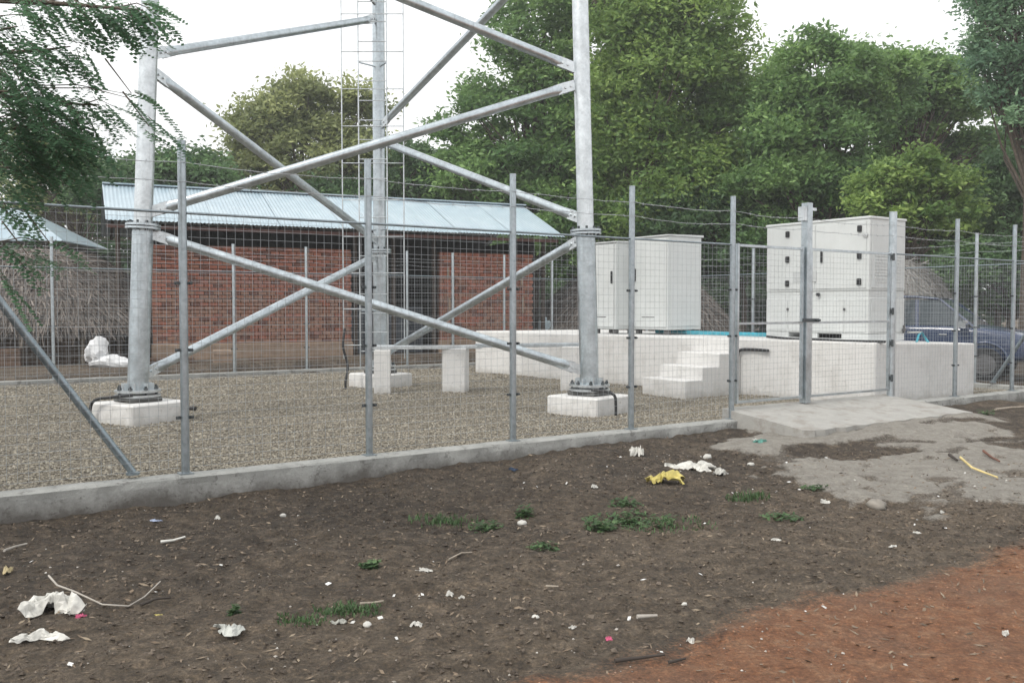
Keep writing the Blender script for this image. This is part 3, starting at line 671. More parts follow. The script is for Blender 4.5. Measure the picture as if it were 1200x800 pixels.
for k, m in enumerate(rest):
    if m.v: m.build('brick_courses', BRM[k], H, kind='stuff')
# roof: corrugated sheets, one object each
ROOFB = NT('pale_blue_roof_metal'); n = ROOFB.noise(1.2, 6); rs_ = ROOFB.noise(5, 6, .7, stretch=(5, .5, .5)); ROOFB.col(ROOFB.mix(ROOFB.math('MULTIPLY', ROOFB.step(rs_, .58, .72), .45), ROOFB.mix(ROOFB.step(n, .35, .7), (.33, .43, .49), (.44, .53, .58)), (.27, .24, .22))).set(roughness=.35, metallic=.25); ROOFB = ROOFB.m
def sheet(w, L, rise, amp=.011, per=.10):
    n = int(w / per * 4); vs = []; fs = []
    for i in range(n + 1):
        x = w * i / n; h = amp * sin(2 * pi * x / per)
        for (y, z) in ((0, 0), (L, rise)): vs += [(x, y, z + h), (x, y, z + h - .004)]
    for i in range(n): a = i * 4; b = a + 4; fs += [(a, b, b + 2, a + 2), (a + 1, a + 3, b + 3, b + 1), (a, a + 1, b + 1, b), (a + 2, b + 2, b + 3, a + 3)]
    m = MB(); m.add(vs, fs, False); return m.mesh('roof_sheet', ROOFB)
sh1 = sheet(.90, 3.0, 1.25); sh2 = sheet(.90, 3.0, -1.25)
for i in range(15):
    dz = .006 * (i % 2) + random.uniform(-.004, .004)
    put('roof_sheet', sh1, H, (i * .862, 0 + random.uniform(-.02, .02), 3.65 + dz)); put('roof_sheet', sh2, H, (i * .862, 3.0, 4.9 + dz))
mb = MB()
for i in range(13): mb.box(i, i + 1.02, 2.84, 3.0, 4.86 + .03, 4.90 + .03 + .002 * (i % 2)); mb.box(i, i + 1.02, 3.0, 3.16, 4.89, 4.928 + .002 * (i % 2))
mb.build('ridge_cap', ROOFB, H)
RAF = simple('dark_rafter', (.06, .045, .035), .9)
for i in range(7):
    mb = MB(); x = .3 + i * 2.05; M = Matrix.Translation((x, .12, 3.60)) @ Matrix.Rotation(math.atan2(1.25, 3), 4, 'X'); mb.box(-.04, .04, 0, 3.1, -.06, .0, M)
    M = Matrix.Translation((x, 5.88, 3.60)) @ Matrix.Rotation(pi - math.atan2(1.25, 3), 4, 'X'); mb.box(-.04, .04, 0, 3.1, 0, .06, M); mb.build('rafter', RAF, H)
mb = MB(); mb.box(.02, 12.8, .14, .2, 3.47, 3.56); mb.build('eave_beam', simple('reddish_beam', (.10, .05, .042), .8), H)
for x in (.3, 6.55, 7.7, 8.95, 12.6):
    mb = MB(); mb.tube([(x, .78, -.2), (x, .78, 3.6)], [.07, .06], 10); mb.build('post', RAF, H)
# dim things in the open bay
mb = MB(); mb.box(6.6, 8.9, 1.6, 1.66, 0, 1.5, None, .01); mb.build('bay_partition', simple('blue_grey_board', (.06, .07, .085), .7), H)
for x, z, h in ((9.32, 2.35, .32), (9.36, 1.35, .42), (11.75, 2.15, .24), (11.8, 1.3, .5)):
    mb = MB(); mb.box(x, x + .06, .60, .655, z, z + h, None, .008); mb.build('chipped_patch', MUD, H)
def gnaw(name, x, y, z, rz, sx, sy, sz, mat, seed, label, cat):     # lumpy irregular block
    r = np.random.default_rng(seed); n1, n2 = 10, 7; vs = []; fs = []
    for j in range(n2):
        th = pi * (j + .5) / n2
        for i in range(n1):
            ph = 2 * pi * i / n1; k = 1 + r.uniform(-.18, .18); vs.append((sx * sin(th) * cos(ph) * k, sy * sin(th) * sin(ph) * k, sz * cos(th) * k))
    for j in range(n2 - 1):
        for i in range(n1): fs.append((j * n1 + i, (j + 1) * n1 + i, (j + 1) * n1 + (i + 1) % n1, j * n1 + (i + 1) % n1))
    fs += [tuple(range(n1)), tuple(range(n2 * n1 - 1, (n2 - 1) * n1 - 1, -1))]
    m = MB(); m.add(vs, fs, True); return tag(m.build(name, mat, None, loc=(x, y, z), rot=(0, 0, rz)), label, cat)

# metal-roofed shed far left
SH = thing('roofed_shed', 'shed with pale blue hipped metal roof behind the thatched hut at left', 'shed', (-18.6, 29, .3), .10)
mb = MB(); e = 2.2; L_, D_ = 8.3, 4.4; zr = 4.62 - .3; ze = 3.95 - .35 + .3 - .3
sheets = 10
vs = []; 
RH = 1.25
def hipx(i): return 3.8 + (L_ - 3.8) * 1.0
for i in range(10):
    x0, x1 = L_ * i / 10 - 4, L_ * (i + 1) / 10 - 4 - .01
    def top(x): return 1.0 if x < 2.2 else max(.02, 1 - (x - 2.2) / 2.1)
    a, b = top(x0), top(x1); m = MB(); m.add([(x0, 0, 3.6), (x1, 0, 3.6), (x1, 2.2 * b, 3.6 + RH * b), (x0, 2.2 * a, 3.6 + RH * a)] + [(x0, 0, 3.58), (x1, 0, 3.58), (x1, 2.2 * b, 3.58 + RH * b), (x0, 2.2 * a, 3.58 + RH * a)],
        [(0, 1, 2, 3), (7, 6, 5, 4), (0, 4, 5, 1), (1, 5, 6, 2), (2, 6, 7, 3), (3, 7, 4, 0)]); m.build('roof_sheet', ROOFB, SH)
m = MB(); m.add([(4.3, 0, 3.6), (4.3, 4.4, 3.6), (2.2, 2.2, 4.85), (4.3, 0, 3.57), (4.3, 4.4, 3.57), (2.2, 2.2, 4.82)], [(0, 1, 2), (5, 4, 3), (0, 3, 4, 1), (1, 4, 5, 2), (2, 5, 3, 0)]); m.build('roof_hip', ROOFB, SH)
m = MB(); m.add([(4.3, 4.4, 3.6), (-4, 4.4, 3.6), (-4, 2.2, 4.85), (2.2, 2.2, 4.85)], [(0, 1, 2, 3)]); m.build('roof_back', ROOFB, SH)
m = MB(); m.box(-4, 4.0, .5, 4.1, -.3, 3.5); m.build('wall', simple('dim_shed_wall', (.055, .045, .038), .9), SH)

# ------------------------------------------------------------------ thatched huts
def thatch_mat(name, cols):
    m = NT(name); a = m.attr('tint'); m.col(m.ramp(a, [(i / (len(cols) - 1), c) for i, c in enumerate(cols)])).set(roughness=.95); return m.m
TH = thatch_mat('old_thatch', [(.055, .045, .04), (.115, .098, .085), (.19, .165, .145), (.30, .265, .235)])
THP = thatch_mat('bleached_thatch', [(.15, .14, .13), (.24, .23, .215), (.28, .27, .25), (.38, .37, .36)])
def hut(label, x, y, z0, rx, ry, eave, top, n, seed, mat=TH, wall=True, dome=.62, slen=.30):
    T = thing('thatched_hut', label, 'hut', (x, y, z0)); r = np.random.default_rng(seed)
    # under-layer dome
    m = MB(); nu, nv = 28, 8; vs = []; fs = []
    def P_(u, v):   # v 0 top .. 1 eave
        rr = v ** dome if v > 0 else 0; k = 1 + .05 * sin(u * 3 + seed) + .03 * sin(u * 7)
        return np.array([rx * rr * np.cos(u) * k, ry * rr * np.sin(u) * k, eave + (top - eave) * (1 - v ** 1.35)])
    for j in range(nv + 1):
        for i in range(nu): vs.append(P_(2 * pi * i / nu, j / nv) * np.array([.97, .97, .98]))
    for j in range(nv):
        for i in range(nu): fs.append((j * nu + i, (j + 1) * nu + i, (j + 1) * nu + (i + 1) % nu, j * nu + (i + 1) % nu))
    m.add(vs, fs, True); m.build('thatch_base', DARKTH, T)
    u = r.uniform(0, 2 * pi, n); v = r.random(n) ** .7; P = []; 
    kx = 1 + .05 * np.sin(u * 3 + seed) + .03 * np.sin(u * 7)
    def PP(u, v): rr = v ** dome; return np.stack([rx * rr * np.cos(u) * kx, ry * rr * np.sin(u) * kx, eave + (top - eave) * (1 - v ** 1.35)], -1)
    A_ = PP(u, v); B_ = PP(u + r.normal(0, .02, n), np.minimum(v + .12, 1.12)); d = B_ - A_; d /= np.linalg.norm(d, axis=1)[:, None]
    d[:, 2] -= r.uniform(-.1, .5, n); d += r.normal(0, .30, (n, 3)); Ls = slen * r.uniform(.5, 1.5, n)[:, None]
    out = np.stack([np.cos(u), np.sin(u), .6 + 0 * u], -1); base = A_ + out * r.uniform(0, .07, n)[:, None]; tip = base + d * Ls
    w = np.cross(d, out); w /= np.linalg.norm(w, axis=1)[:, None]; w *= .015 * r.uniform(.5, 1.6, n)[:, None] * (1 if slen < .35 else 1.4)
    V_ = np.stack([base - w, base + w, tip + w * .5, tip - w * .5], 1).reshape(-1, 3)
    o = put('thatch', fast('thatch', V_, np.arange(4 * n).reshape(-1, 4), mat, {'tint': np.repeat(np.clip(r.normal(.5, .25, n), 0, 1), 4)}), T, kind='stuff')
    if wall:
        m = MB(); k = 20; pts = [(rx * .72 * cos(2 * pi * i / k), ry * .72 * sin(2 * pi * i / k)) for i in range(k)]; m.prism(pts, -.3, eave + .25); m.build('wall', HUTW, T)
        for i in range(14):
            a = 2 * pi * i / 14 + .1; q = MB(); px, py = rx * .86 * cos(a), ry * .86 * sin(a); q.tube([(px, py, -.2), (px * 1.01, py, eave + .2)], .05, 7); q.build('post', DRYWOOD, T)
    return T
DARKTH = simple('thatch_underlayer', (.10, .082, .07), .95, var=.3, scale=9, bump=.8, bs=30, bd=.03); HUTW = simple('mud_hut_wall', (.12, .088, .066), .95, var=.35, scale=3)
hut('large thatched hut with ragged eave at far left behind the back fence', -13.3, 25.4, .3, 3.85, 3.0, .95, 3.05, 30000, 3, dome=.5, slen=.24)
hut('thatched hut behind the white cabinets', 4.1, 31.0, .3, 3.5, 3.0, .75, 3.1, 16000, 5, dome=.7, slen=.26)
hut('thatched hut with bleached pale top behind the blue car', 11.7, 28.8, .3, 1.9, 1.8, 1.5, 2.95, 8000, 8, THP, True, .45, .22)

# ------------------------------------------------------------------ vegetation
def tree(name, label, base, lobes, nleaf, leaf, mat, seed, group=None, trunk=.25, droop=.2, clump=.45, shell=.55, nclump=None, drape=1.15):
    """lobes: (dx,dy,z,rx,ry,rz) relative to the base; leaves grow in clumps near each lobe's surface"""
    r = np.random.default_rng(seed); T = thing(name, label, 'tree' if 'shrub' not in name else 'shrub', base, 0, group)
    nleaf = int(nleaf * 1.75); leaf = leaf * .58
    vol = np.array([(l[3] * l[4] * l[5]) ** (2 / 3) for l in lobes]); w = vol / vol.sum()
    # boughs: smaller rounded masses sitting on each lobe, which give lit tops and dark hollows
    nb = 15 * len(lobes); lb_ = r.choice(len(lobes), nb, p=w); Lb = np.array(lobes, float)[lb_]
    d = r.normal(size=(nb, 3)); d[:, 2] = d[:, 2] * .9 + .15; d /= np.linalg.norm(d, axis=1)[:, None]
    rad = shell + (1 - shell) * r.random(nb) ** .5; BC = Lb[:, :3] + d * rad[:, None] * Lb[:, 3:6] * .86; BR = Lb[:, 3:6] * r.uniform(.20, .42, nb)[:, None] * np.array([1, 1, drape]); bt = np.clip(r.normal(.45, .26, nb), 0, 1)
    nc = nclump or max(60, nleaf // 40); bi = r.integers(0, nb, nc); li = lb_[bi]
    d = r.normal(size=(nc, 3)); d[:, 2] = np.abs(d[:, 2]) * .8 - .15; d /= np.linalg.norm(d, axis=1)[:, None]
    C = BC[bi] + d * BR[bi] * (.7 + .45 * r.random(nc))[:, None]
    kk = C[:, 2] > .1; C = C[kk]; bi = bi[kk]; li = li[kk]; nc = len(C)
    csz = clump * .55 * r.uniform(.5, 1.5, nc); ct = np.clip(bt[bi] + r.normal(0, .14, nc), 0, 1)
    ci = r.integers(0, nc, nleaf); off = r.normal(size=(nleaf, 3)) * csz[ci][:, None] * np.array([1, 1, .6]); c = C[ci] + off
    dd = r.normal(size=(nleaf, 3)); dd[:, 2] = dd[:, 2] * .55 - droop; dd /= np.linalg.norm(dd, axis=1)[:, None]
    ww = np.cross(dd, r.normal(size=(nleaf, 3))); ww /= np.linalg.norm(ww, axis=1)[:, None]
    s = leaf * r.uniform(.55, 1.35, nleaf)[:, None]; a = dd * s; b = ww * s * .42
    V_ = np.stack([c - a, c - a * .1 - b, c + a, c - a * .1 + b], 1).reshape(-1, 3)
    ti = np.clip(ct[ci] + r.normal(0, .14, nleaf), 0, 1)
    put('crown', fast('crown', V_, np.arange(4 * nleaf).reshape(-1, 4), mat, {'tint': np.repeat(ti, 4)}), T)
    m = MB(); rr = random.Random(seed); zt = min(l[2] for l in lobes); top = max(lobes, key=lambda l: l[2])
    m.tube([(0, 0, -.3), (.1 * rr.uniform(-1, 1), 0, zt * .5), (top[0] * .4, top[1] * .4, top[2] * .6), (top[0] * .9, top[1] * .9, top[2])], [trunk, trunk * .8, trunk * .5, trunk * .15], 9); m.build('trunk', BARK, T)
    m = MB()
    for k in range(0, nc, max(1, nc // 90)):
        e = Vector(C[k]); l = lobes[int(li[k]) if k < len(li) else 0]; s0 = Vector((top[0] * .3, top[1] * .3, min(e.z * .6, top[2] * .6))); mid = s0.lerp(e, .5) + Vector((rr.uniform(-.3, .3), rr.uniform(-.3, .3), rr.uniform(0, .5)))
        m.tube([s0, mid, e], [trunk * .22, trunk * .12, .015], 5, False)
    m.build('limbs', BARK, T, kind='stuff'); return T
LG = leaf_mat('broadleaf_green', (.08, .165, .06), (.32, .49, .17)); LY = leaf_mat('yellow_green_foliage', (.09, .175, .05), (.40, .55, .16))
LD = leaf_mat('deep_green_foliage', (.05, .105, .05), (.18, .30, .12)); LO = leaf_mat('olive_foliage', (.13, .17, .075), (.42, .46, .20)); LB = leaf_mat('blue_green_foliage', (.09, .18, .11), (.30, .47, .27), .4)
def bx(px, d): return (px - 600) / 1080 * d
def bz(py, d): return EYE + (361 - py) / 1080 * d
def lobe(base, px, py, dep, wpx, hpx, dy=None):
    rx = wpx / 1080 * dep; rz = hpx / 1080 * dep; return (bx(px, dep) - base[0], dep - base[1], bz(py, dep) - base[2], rx, dy or rx * .8, rz)
def TB(px, d): return (bx(px, d), d, .25)
def mk(name, label, px, d, L, n, leaf, mat, seed, **k):
    b = TB(px, d); tree(name, label, b, [lobe(b, q[0], q[1], d + (q[4] if len(q) > 4 else 0), q[2], q[3]) for q in L], n, leaf, mat, seed, **k)
G_ = 'trees standing behind the compound'
mk('leafy_tree', 'olive green tree with rounded crown above the middle of the metal roof', 365, 42, [(350, 135, 50, 42), (300, 170, 42, 38), (415, 150, 48, 45), (375, 200, 75, 40), (300, 210, 50, 30), (440, 205, 45, 40)], 26000, .22, LO, 11, group=G_, clump=.55, shell=.3)
mk('leafy_tree', 'lower bushy tree between the olive tree and the rear tower leg', 470, 40, [(480, 195, 30, 28), (505, 215, 40, 34), (450, 225, 34, 28), (535, 230, 34, 28), (400, 235, 40, 20)], 13000, .19, LD, 12, group=G_, clump=.5, shell=.35)
mk('leafy_tree', 'dark green tree behind the left end of the metal roof', 175, 36, [(150, 215, 48, 38), (215, 205, 52, 34), (255, 225, 36, 26), (120, 240, 40, 30), (190, 240, 60, 30)], 18000, .2, LD, 13, group=G_, clump=.55, shell=.35)
mk('leafy_tree', 'sparse twiggy tree with sky showing through, left of the metal roof', 95, 40, [(90, 190, 45, 30), (120, 235, 40, 30), (60, 230, 45, 45), (30, 200, 40, 50)], 5200, .17, LO, 14, group=G_, clump=.6, shell=.2, trunk=.2)
mk('leafy_tree', 'tall green tree right of the rear tower leg sloping up into the frame', 620, 38, [(560, 150, 45, 55), (590, 90, 50, 55), (640, 40, 65, 60), (640, 140, 70, 70), (600, 210, 80, 50), (540, 215, 45, 38), (570, 240, 60, 30), (650, 230, 70, 35), (700, 60, 60, 90), (690, 190, 70, 70), (640, 285, 90, 40)], 58000, .21, LG, 15, group=G_, clump=.55, shell=.45, trunk=.4)
mk('leafy_tree', 'tallest vine hung tree behind the right tower leg', 770, 35, [(740, 60, 75, 75), (800, 50, 80, 70), (850, 80, 45, 50), (780, 130, 90, 70), (720, 160, 60, 60), (860, 170, 50, 70), (790, 220, 90, 55), (750, 270, 70, 45), (860, 270, 60, 45), (720, -40, 90, 60), (800, -20, 55, 40)], 76000, .19, LY, 16, drape=1.9, group=G_, clump=.5, shell=.5, trunk=.45)
mk('leafy_tree', 'round topped creeper covered tree above the generator', 950, 33, [(965, 98, 62, 44), (920, 130, 45, 50), (1015, 108, 50, 44), (960, 170, 75, 55), (910, 220, 55, 45), (1000, 220, 65, 45), (950, 285, 90, 40)], 60000, .18, LG, 17, drape=1.5, group=G_, clump=.45, shell=.5, trunk=.35)
mk('leafy_tree', 'open crowned tree with sky gaps right of the creeper covered tree', 1075, 36, [(1070, 90, 48, 34), (1100, 110, 40, 34), (1060, 140, 45, 38), (1130, 130, 40, 30), (1110, 190, 50, 30, 2), (1160, 175, 45, 22, 2), (1030, 75, 25, 20), (1090, 250, 60, 35, 2)], 21000, .19, LG, 18, group=G_, clump=.5, shell=.3, trunk=.3)
mk('leafy_tree', 'feathery blue green tree at the upper right corner', 1205, 27, [(1165, 20, 42, 45), (1200, 60, 45, 50), (1180, 110, 45, 40), (1225, 130, 60, 70), (1150, 75, 32, 32), (1200, -40, 70, 60)], 22000, .13, LB, 19, group=G_, clump=.40, shell=.3, trunk=.3)
mk('shrub', 'light green shrub spreading above the generator roof at right', 1060, 30, [(1060, 215, 50, 34), (1100, 225, 45, 36), (1020, 240, 40, 30), (1085, 255, 60, 28)], 17000, .16, LY, 20, group='shrubs behind the compound', clump=.35, shell=.45, trunk=.12)
mk('shrub', 'dark tall shrub behind the right side fence', 1170, 32, [(1150, 235, 40, 30), (1190, 215, 50, 42), (1170, 265, 60, 35), (1120, 270, 40, 25)], 17000, .16, LD, 21, group='shrubs behind the compound', clump=.4, shell=.45, trunk=.12)
mk('shrub', 'dark undergrowth shrub between the cabinets and the generator', 870, 34, [(860, 255, 60, 35), (930, 255, 55, 35), (800, 260, 60, 30), (850, 300, 70, 25)], 24000, .17, LD, 22, group='shrubs behind the compound', clump=.4, shell=.45, trunk=.12)
mk('shrub', 'mid green shrub behind the thatched hut and cabinets', 700, 36, [(690, 260, 60, 40), (740, 270, 55, 35), (668, 268, 40, 30), (690, 310, 45, 30)], 22000, .18, LG, 23, group='shrubs behind the compound', clump=.4, shell=.45, trunk=.12)
mk('creeper_thicket', 'continuous creeper covered thicket filling the gaps behind the generator at right', 1010, 39, [(900, 130, 50, 45), (960, 150, 60, 45), (1030, 120, 50, 38), (1090, 150, 50, 45), (1150, 200, 50, 40), (1060, 210, 70, 45), (900, 220, 60, 50), (980, 260, 80, 45), (1120, 270, 70, 45), (840, 230, 60, 60), (1190, 260, 50, 45)], 52000, .20, LG, 26, drape=2.0, clump=.55, shell=.4, trunk=.3)
# thicket beyond so that no bare horizon shows
b = (0, 48, .2)
tree('tree_belt', 'far belt of dark trees closing the view behind everything', b, [(x, random.uniform(-2, 2), random.uniform(2.0, 5.6), 4.5, 2.5, random.uniform(2.4, 3.8)) for x in range(-34, 37, 3)], 62000, .36, LD, 31, clump=.8, shell=.5, trunk=.2)

tree('hedge_belt', 'low dark undergrowth below the far tree belt', (0, 44, .2), [(x, random.uniform(-1.5, 1.5), random.uniform(.9, 1.6), 2.6, 1.6, 1.6) for x in np.arange(-30, 33, 2.4)], 34000, .30, LD, 33, clump=.6, shell=.4, trunk=.1)
mk('shrub', 'low dark shrub between the blue car and the tall right trees', 1180, 29, [(1130, 320, 50, 30), (1190, 310, 50, 34), (1240, 320, 50, 40), (1210, 350, 60, 25)], 16000, .15, LD, 24, group='shrubs behind the compound', clump=.4, shell=.4, trunk=.1)

# near feathery branches at left
FR = leaf_mat('feathery_leaf', (.045, .105, .060), (.15, .29, .15), .42)
def near_tree():
    base = Vector((-6.3, 6.6, .0)); T = thing('feathery_tree', 'near feathery leaved tree whose branches hang in at upper left', 'tree', base)
    r = random.Random(4); q = np.random.default_rng(4)
    def pt(px, py, d): return Vector(((px - 600) / 1080 * d, d, EYE + (361 - py) / 1080 * d)) - base
    m = MB(); m.tube([(0, 0, -.2), (.05, 0, 1.2), (.2, -.1, 2.3), (.5, 0, 3.4), (.7, .1, 4.6)], [.17, .14, .11, .08, .03], 10); m.build('trunk', BARK, T)
    forks = [Vector((.12, -.05, 1.9)), Vector((.25, -.1, 2.6)), Vector((.45, 0, 3.2)), Vector((.6, .05, 4.0))]
    blobs = [(35, 150, 62, 50, 6.3, 105), (5, 110, 45, 60, 6.0, 60), (72, 175, 38, 24, 6.6, 42), (5, 198, 26, 28, 6.2, 18), (5, 40, 40, 45, 6.2, 30), (62, 62, 45, 16, 6.5, 20), (115, 12, 50, 14, 6.4, 34), (158, 16, 26, 9, 6.3, 17), (50, 8, 50, 10, 6.5, 16),
             (100, 125, 34, 9, 6.7, 13), (158, 112, 16, 8, 6.5, 5), (178, 150, 10, 12, 6.4, 4), (12, 245, 26, 8, 6.3, 5), (2, 285, 12, 12, 6.1, 5), (35, 300, 20, 6, 6.1, 3), (60, 285, 10, 6, 6.2, 2), (0, 320, 12, 8, 6.1, 3)]
    Vs = []; Ts = []; tw = MB(); br = MB()
    for bi, (px, py, wx, wy, d, nf) in enumerate(blobs):
        c = pt(px, py, d); f = min(forks, key=lambda k: abs(k.z - c.z) + .2 * (c.z < k.z)); mid = f.lerp(c, .5) + Vector((0, r.uniform(-.1, .1), r.uniform(.03, .18)))
        end = c + (c - f).normalized() * wx / 1080 * d * .6
        if nf > 5: br.tube([f, mid, c, end], [.03, .018, .010, .004], 6)
        else: br.tube([pt(px - 30, py - 40, d), c], [.006, .003], 4)
        for k in range(nf):
            a = r.uniform(0, 2 * pi); rad = r.random() ** .55
            p = pt(px + wx * rad * cos(a), py + wy * rad * sin(a), d + r.uniform(-.45, .45))
            src = c.lerp(mid, r.random()); 
            if (p - src).length < .8 and k % 3 == 0: tw.tube([src, src.lerp(p, .6) + Vector((0, 0, .04)), p], [.005, .004, .002], 4, False)
            dirx = (p - f).normalized() + Vector((r.uniform(-.6, .7), r.uniform(-.6, .6), r.uniform(-1.3, .1))); dirx.normalize()
            L = r.uniform(.18, .32); tint = min(1, max(0, r.gauss(.4, .22)))
            side0 = dirx.cross(Vector((r.uniform(-.4, .4), r.uniform(-.4, .4), 1))).normalized()
            # bipinnate frond: side stalks each carrying leaflets
            for ri in range(7):
                u = (ri + .6) / 7
                for sg in (-1, 1):
                    st = p + dirx * (L * u) + Vector((0, 0, -.35 * L * u * u)); sd = (side0 * sg + dirx * .55 + Vector((0, 0, -.25 + r.uniform(-.1, .1)))).normalized()
                    pl = L * .42 * (1 - .55 * abs(u - .4)); wv = sd.cross(Vector((r.uniform(-.3, .3), r.uniform(-.3, .3), 1))).normalized() * .019
                    e = st + sd * pl; n_ = 3
                    for j in range(n_):
                        u0, u1 = j / n_, (j + .8) / n_; a0 = st.lerp(e, u0); a1 = st.lerp(e, u1); mm = (a0 + a1) / 2
                        Vs += [a0, mm + wv, a1, mm - wv]; Ts += [tint + r.uniform(-.1, .1)] * 4
            tw.tube([p, p + dirx * L * .5 + Vector((0, 0, -.1 * L)), p + dirx * L + Vector((0, 0, -.35 * L))], [.003, .002, .001], 3, False)
    put('crown', fast('crown', np.array([tuple(v) for v in Vs]), np.arange(len(Vs)).reshape(-1, 4), FR, {'tint': np.clip(Ts, 0, 1)}), T)
    br.build('branches', BARK, T); tw.build('twigs', BARK, T, kind='stuff')
near_tree()

# ------------------------------------------------------------------ blue car
def car():
    CP = NT('dark_blue_car_paint'); CP.col((.022, .042, .10)).set(roughness=.25); CP.b.inputs['Coat Weight'].default_value = .6; CP = CP.m
    GL = NT('car_glass'); GL.col((.05, .065, .075)).set(roughness=.06); GL = GL.m
    HL = simple('headlamp_glass', (.7, .72, .75), .15, bump=0); CH = NT('chrome'); CH.col((.75, .76, .78)).set(metallic=1, roughness=.18); CH = CH.m
    T = thing('parked_car', 'dark blue utility car parked behind the right side fence', 'car', (9.35, 21.0, .2), math.atan2(-.60, .80))
    # x forward, width along y; cross sections along x: (x, half width, z bottom, z belt, z top, half width top)
    sec = [(-2.35, .80, .55, .95, 1.00, .72), (-2.25, .88, .42, 1.05, 1.14, .80), (-1.9, .91, .36, 1.10, 1.20, .84), (-1.0, .92, .34, 1.12, 1.20, .86), (.6, .92, .34, 1.12, 1.20, .86), (1.0, .92, .34, 1.11, 1.19, .84), (1.5, .91, .36, 1.06, 1.14, .80), (2.0, .88, .38, 1.0, 1.06, .74), (2.28, .80, .42, .88, .95, .64), (2.36, .68, .5, .72, .8, .55)]
    m = MB(); vs = []; fs = []
    for x, hw, zb, zm, zt, ht in sec:
        prof = [(-hw * .9, zb), (-hw, zb + .12), (-hw * 1.01, (zb + zm) / 2), (-hw, zm), (-ht, zt), (0, zt + .03), (ht, zt), (hw, zm), (hw * 1.01, (zb + zm) / 2), (hw, zb + .12), (hw * .9, zb)]
        vs += [(x, y, z) for y, z in prof]
    k = 11
    for i in range(len(sec) - 1):
        for j in range(k - 1): fs.append((i * k + j, (i + 1) * k + j, (i + 1) * k + j + 1, i * k + j + 1))
        fs.append((i * k + k - 1, (i + 1) * k + k - 1, (i + 1) * k, i * k))
    fs += [tuple(range(k)), tuple(range(len(sec) * k - 1, (len(sec) - 1) * k - 1, -1))]; m.add(vs, fs, True)
    b = m.build('body', CP, T); sb = b.modifiers.new('sub', 'SUBSURF'); sb.levels = 1; sb.render_levels = 2
    # cabin
    m = MB(); xs = [(-2.2, 1.14, .80), (-1.75, 1.72, .66), (-.9, 1.80, .68), (.0, 1.80, .68), (.45, 1.74, .66), (1.25, 1.14, .78)]; vs = []
    for x, zt, w in xs: vs += [(x, -w, zt), (x, -w * .8, zt + .03), (x, w * .8, zt + .03), (x, w, zt)]
    cab_fs = [(i * 4 + j, (i + 1) * 4 + j, (i + 1) * 4 + j + 1, i * 4 + j + 1) for i in range(1, 4) for j in range(3)]
    m.add(vs, cab_fs, True)
    for sx in (-1, 1):
        for (xb, xt, w_) in ((-2.15, -1.75, .09), (-1.05, -.95, .07), (.05, .0, .07), (1.2, .48, .06)):
            zt = 1.75 if xt > -1.8 else 1.72
            m.add([(xb, sx * .86, 1.15), (xb + w_, sx * .86, 1.15), (xt + w_, sx * .67, zt), (xt, sx * .67, zt), (xb, sx * .82, 1.15), (xb + w_, sx * .82, 1.15), (xt + w_, sx * .62, zt), (xt, sx * .62, zt)], [(0, 1, 2, 3), (7, 6, 5, 4), (0, 4, 5, 1), (1, 5, 6, 2), (2, 6, 7, 3), (3, 7, 4, 0)])
        m.tube([(-1.78, sx * .67, 1.745), (-.9, sx * .69, 1.80), (0, sx * .69, 1.80), (.48, sx * .67, 1.745)], .028, 6)
    m.build('cabin', CP, T)
    for sx in (-1, 1):
        for x0, x1, t0, t1 in ((-2.03, -1.06, -1.66, -.96), (-.96, .04, -.88, 0.0), (.13, 1.17, .07, .47)):
            g = MB(); g.add([(x0, sx * .845, 1.17), (x1, sx * .845, 1.17), (t1, sx * .662, 1.74), (t0, sx * .662, 1.74)], [(0, 1, 2, 3) if sx < 0 else (3, 2, 1, 0)]); g.build('window', GL, T)
    g = MB(); g.add([(1.25, -.78, 1.16), (1.25, .78, 1.16), (.5, .64, 1.735), (.5, -.64, 1.735)], [(0, 1, 2, 3)]); g.build('windscreen', GL, T)
    g = MB(); g.add([(-2.2, -.78, 1.16), (-2.2, .78, 1.16), (-1.78, .64, 1.70), (-1.78, -.64, 1.70)], [(3, 2, 1, 0)]); g.build('rear_window', GL, T)
    for x in (-1.45, 1.45):
        for sy in (-1, 1):
            w = MB(); w.disc((0, 0, 0), (0, 1, 0), .36, .24, 28); wo = w.build('wheel', BLACK, T, loc=(x, sy * .82, .36)); q = MB(); q.disc((0, sy * .125, 0), (0, 1, 0), .22, .02, 20)
            for s in range(5): M = Matrix.Rotation(s * 2 * pi / 5, 4, 'Y'); q.box(-.03, .03, sy * .13 - .012, sy * .13 + .012, .04, .21, M)
            q.build('rim', simple('dusty_rim', (.16, .16, .165), .5, .5), wo); a = MB()
            pts = [(x + .45 * cos(t), sy * .925, .38 + .45 * sin(t)) for t in [pi * i / 12 for i in range(13)]]; a.tube(pts, .035, 6); a.build('wheel_arch', CP, T)
    for sy in (-1, 1):
        m = MB(); m.box(.95, 1.12, sy * .93, sy * 1.12, 1.13, 1.28, None, .02); m.build('wing_mirror', CH, T)
        m = MB(); m.box(2.12, 2.28, min(sy * .5, sy * .80), max(sy * .5, sy * .80), .78, .93, None, .03); m.build('headlight', HL, T)
        for x in (-.55, .55): m = MB(); m.box(x, x + .16, sy * .925 - .012, sy * .925 + .012, .97, 1.0, None, .004); m.build('door_handle', CH, T)
    m = MB(); m.box(2.2, 2.40, -.75, .75, .45, .62, None, .03); m.build('bumper', DARK, T)
    m = MB()
    for i in range(4): m.box(2.3, 2.345, -.42, .42, .66 + i * .05, .685 + i * .05)
    m.build('grille', CH, T)
car()

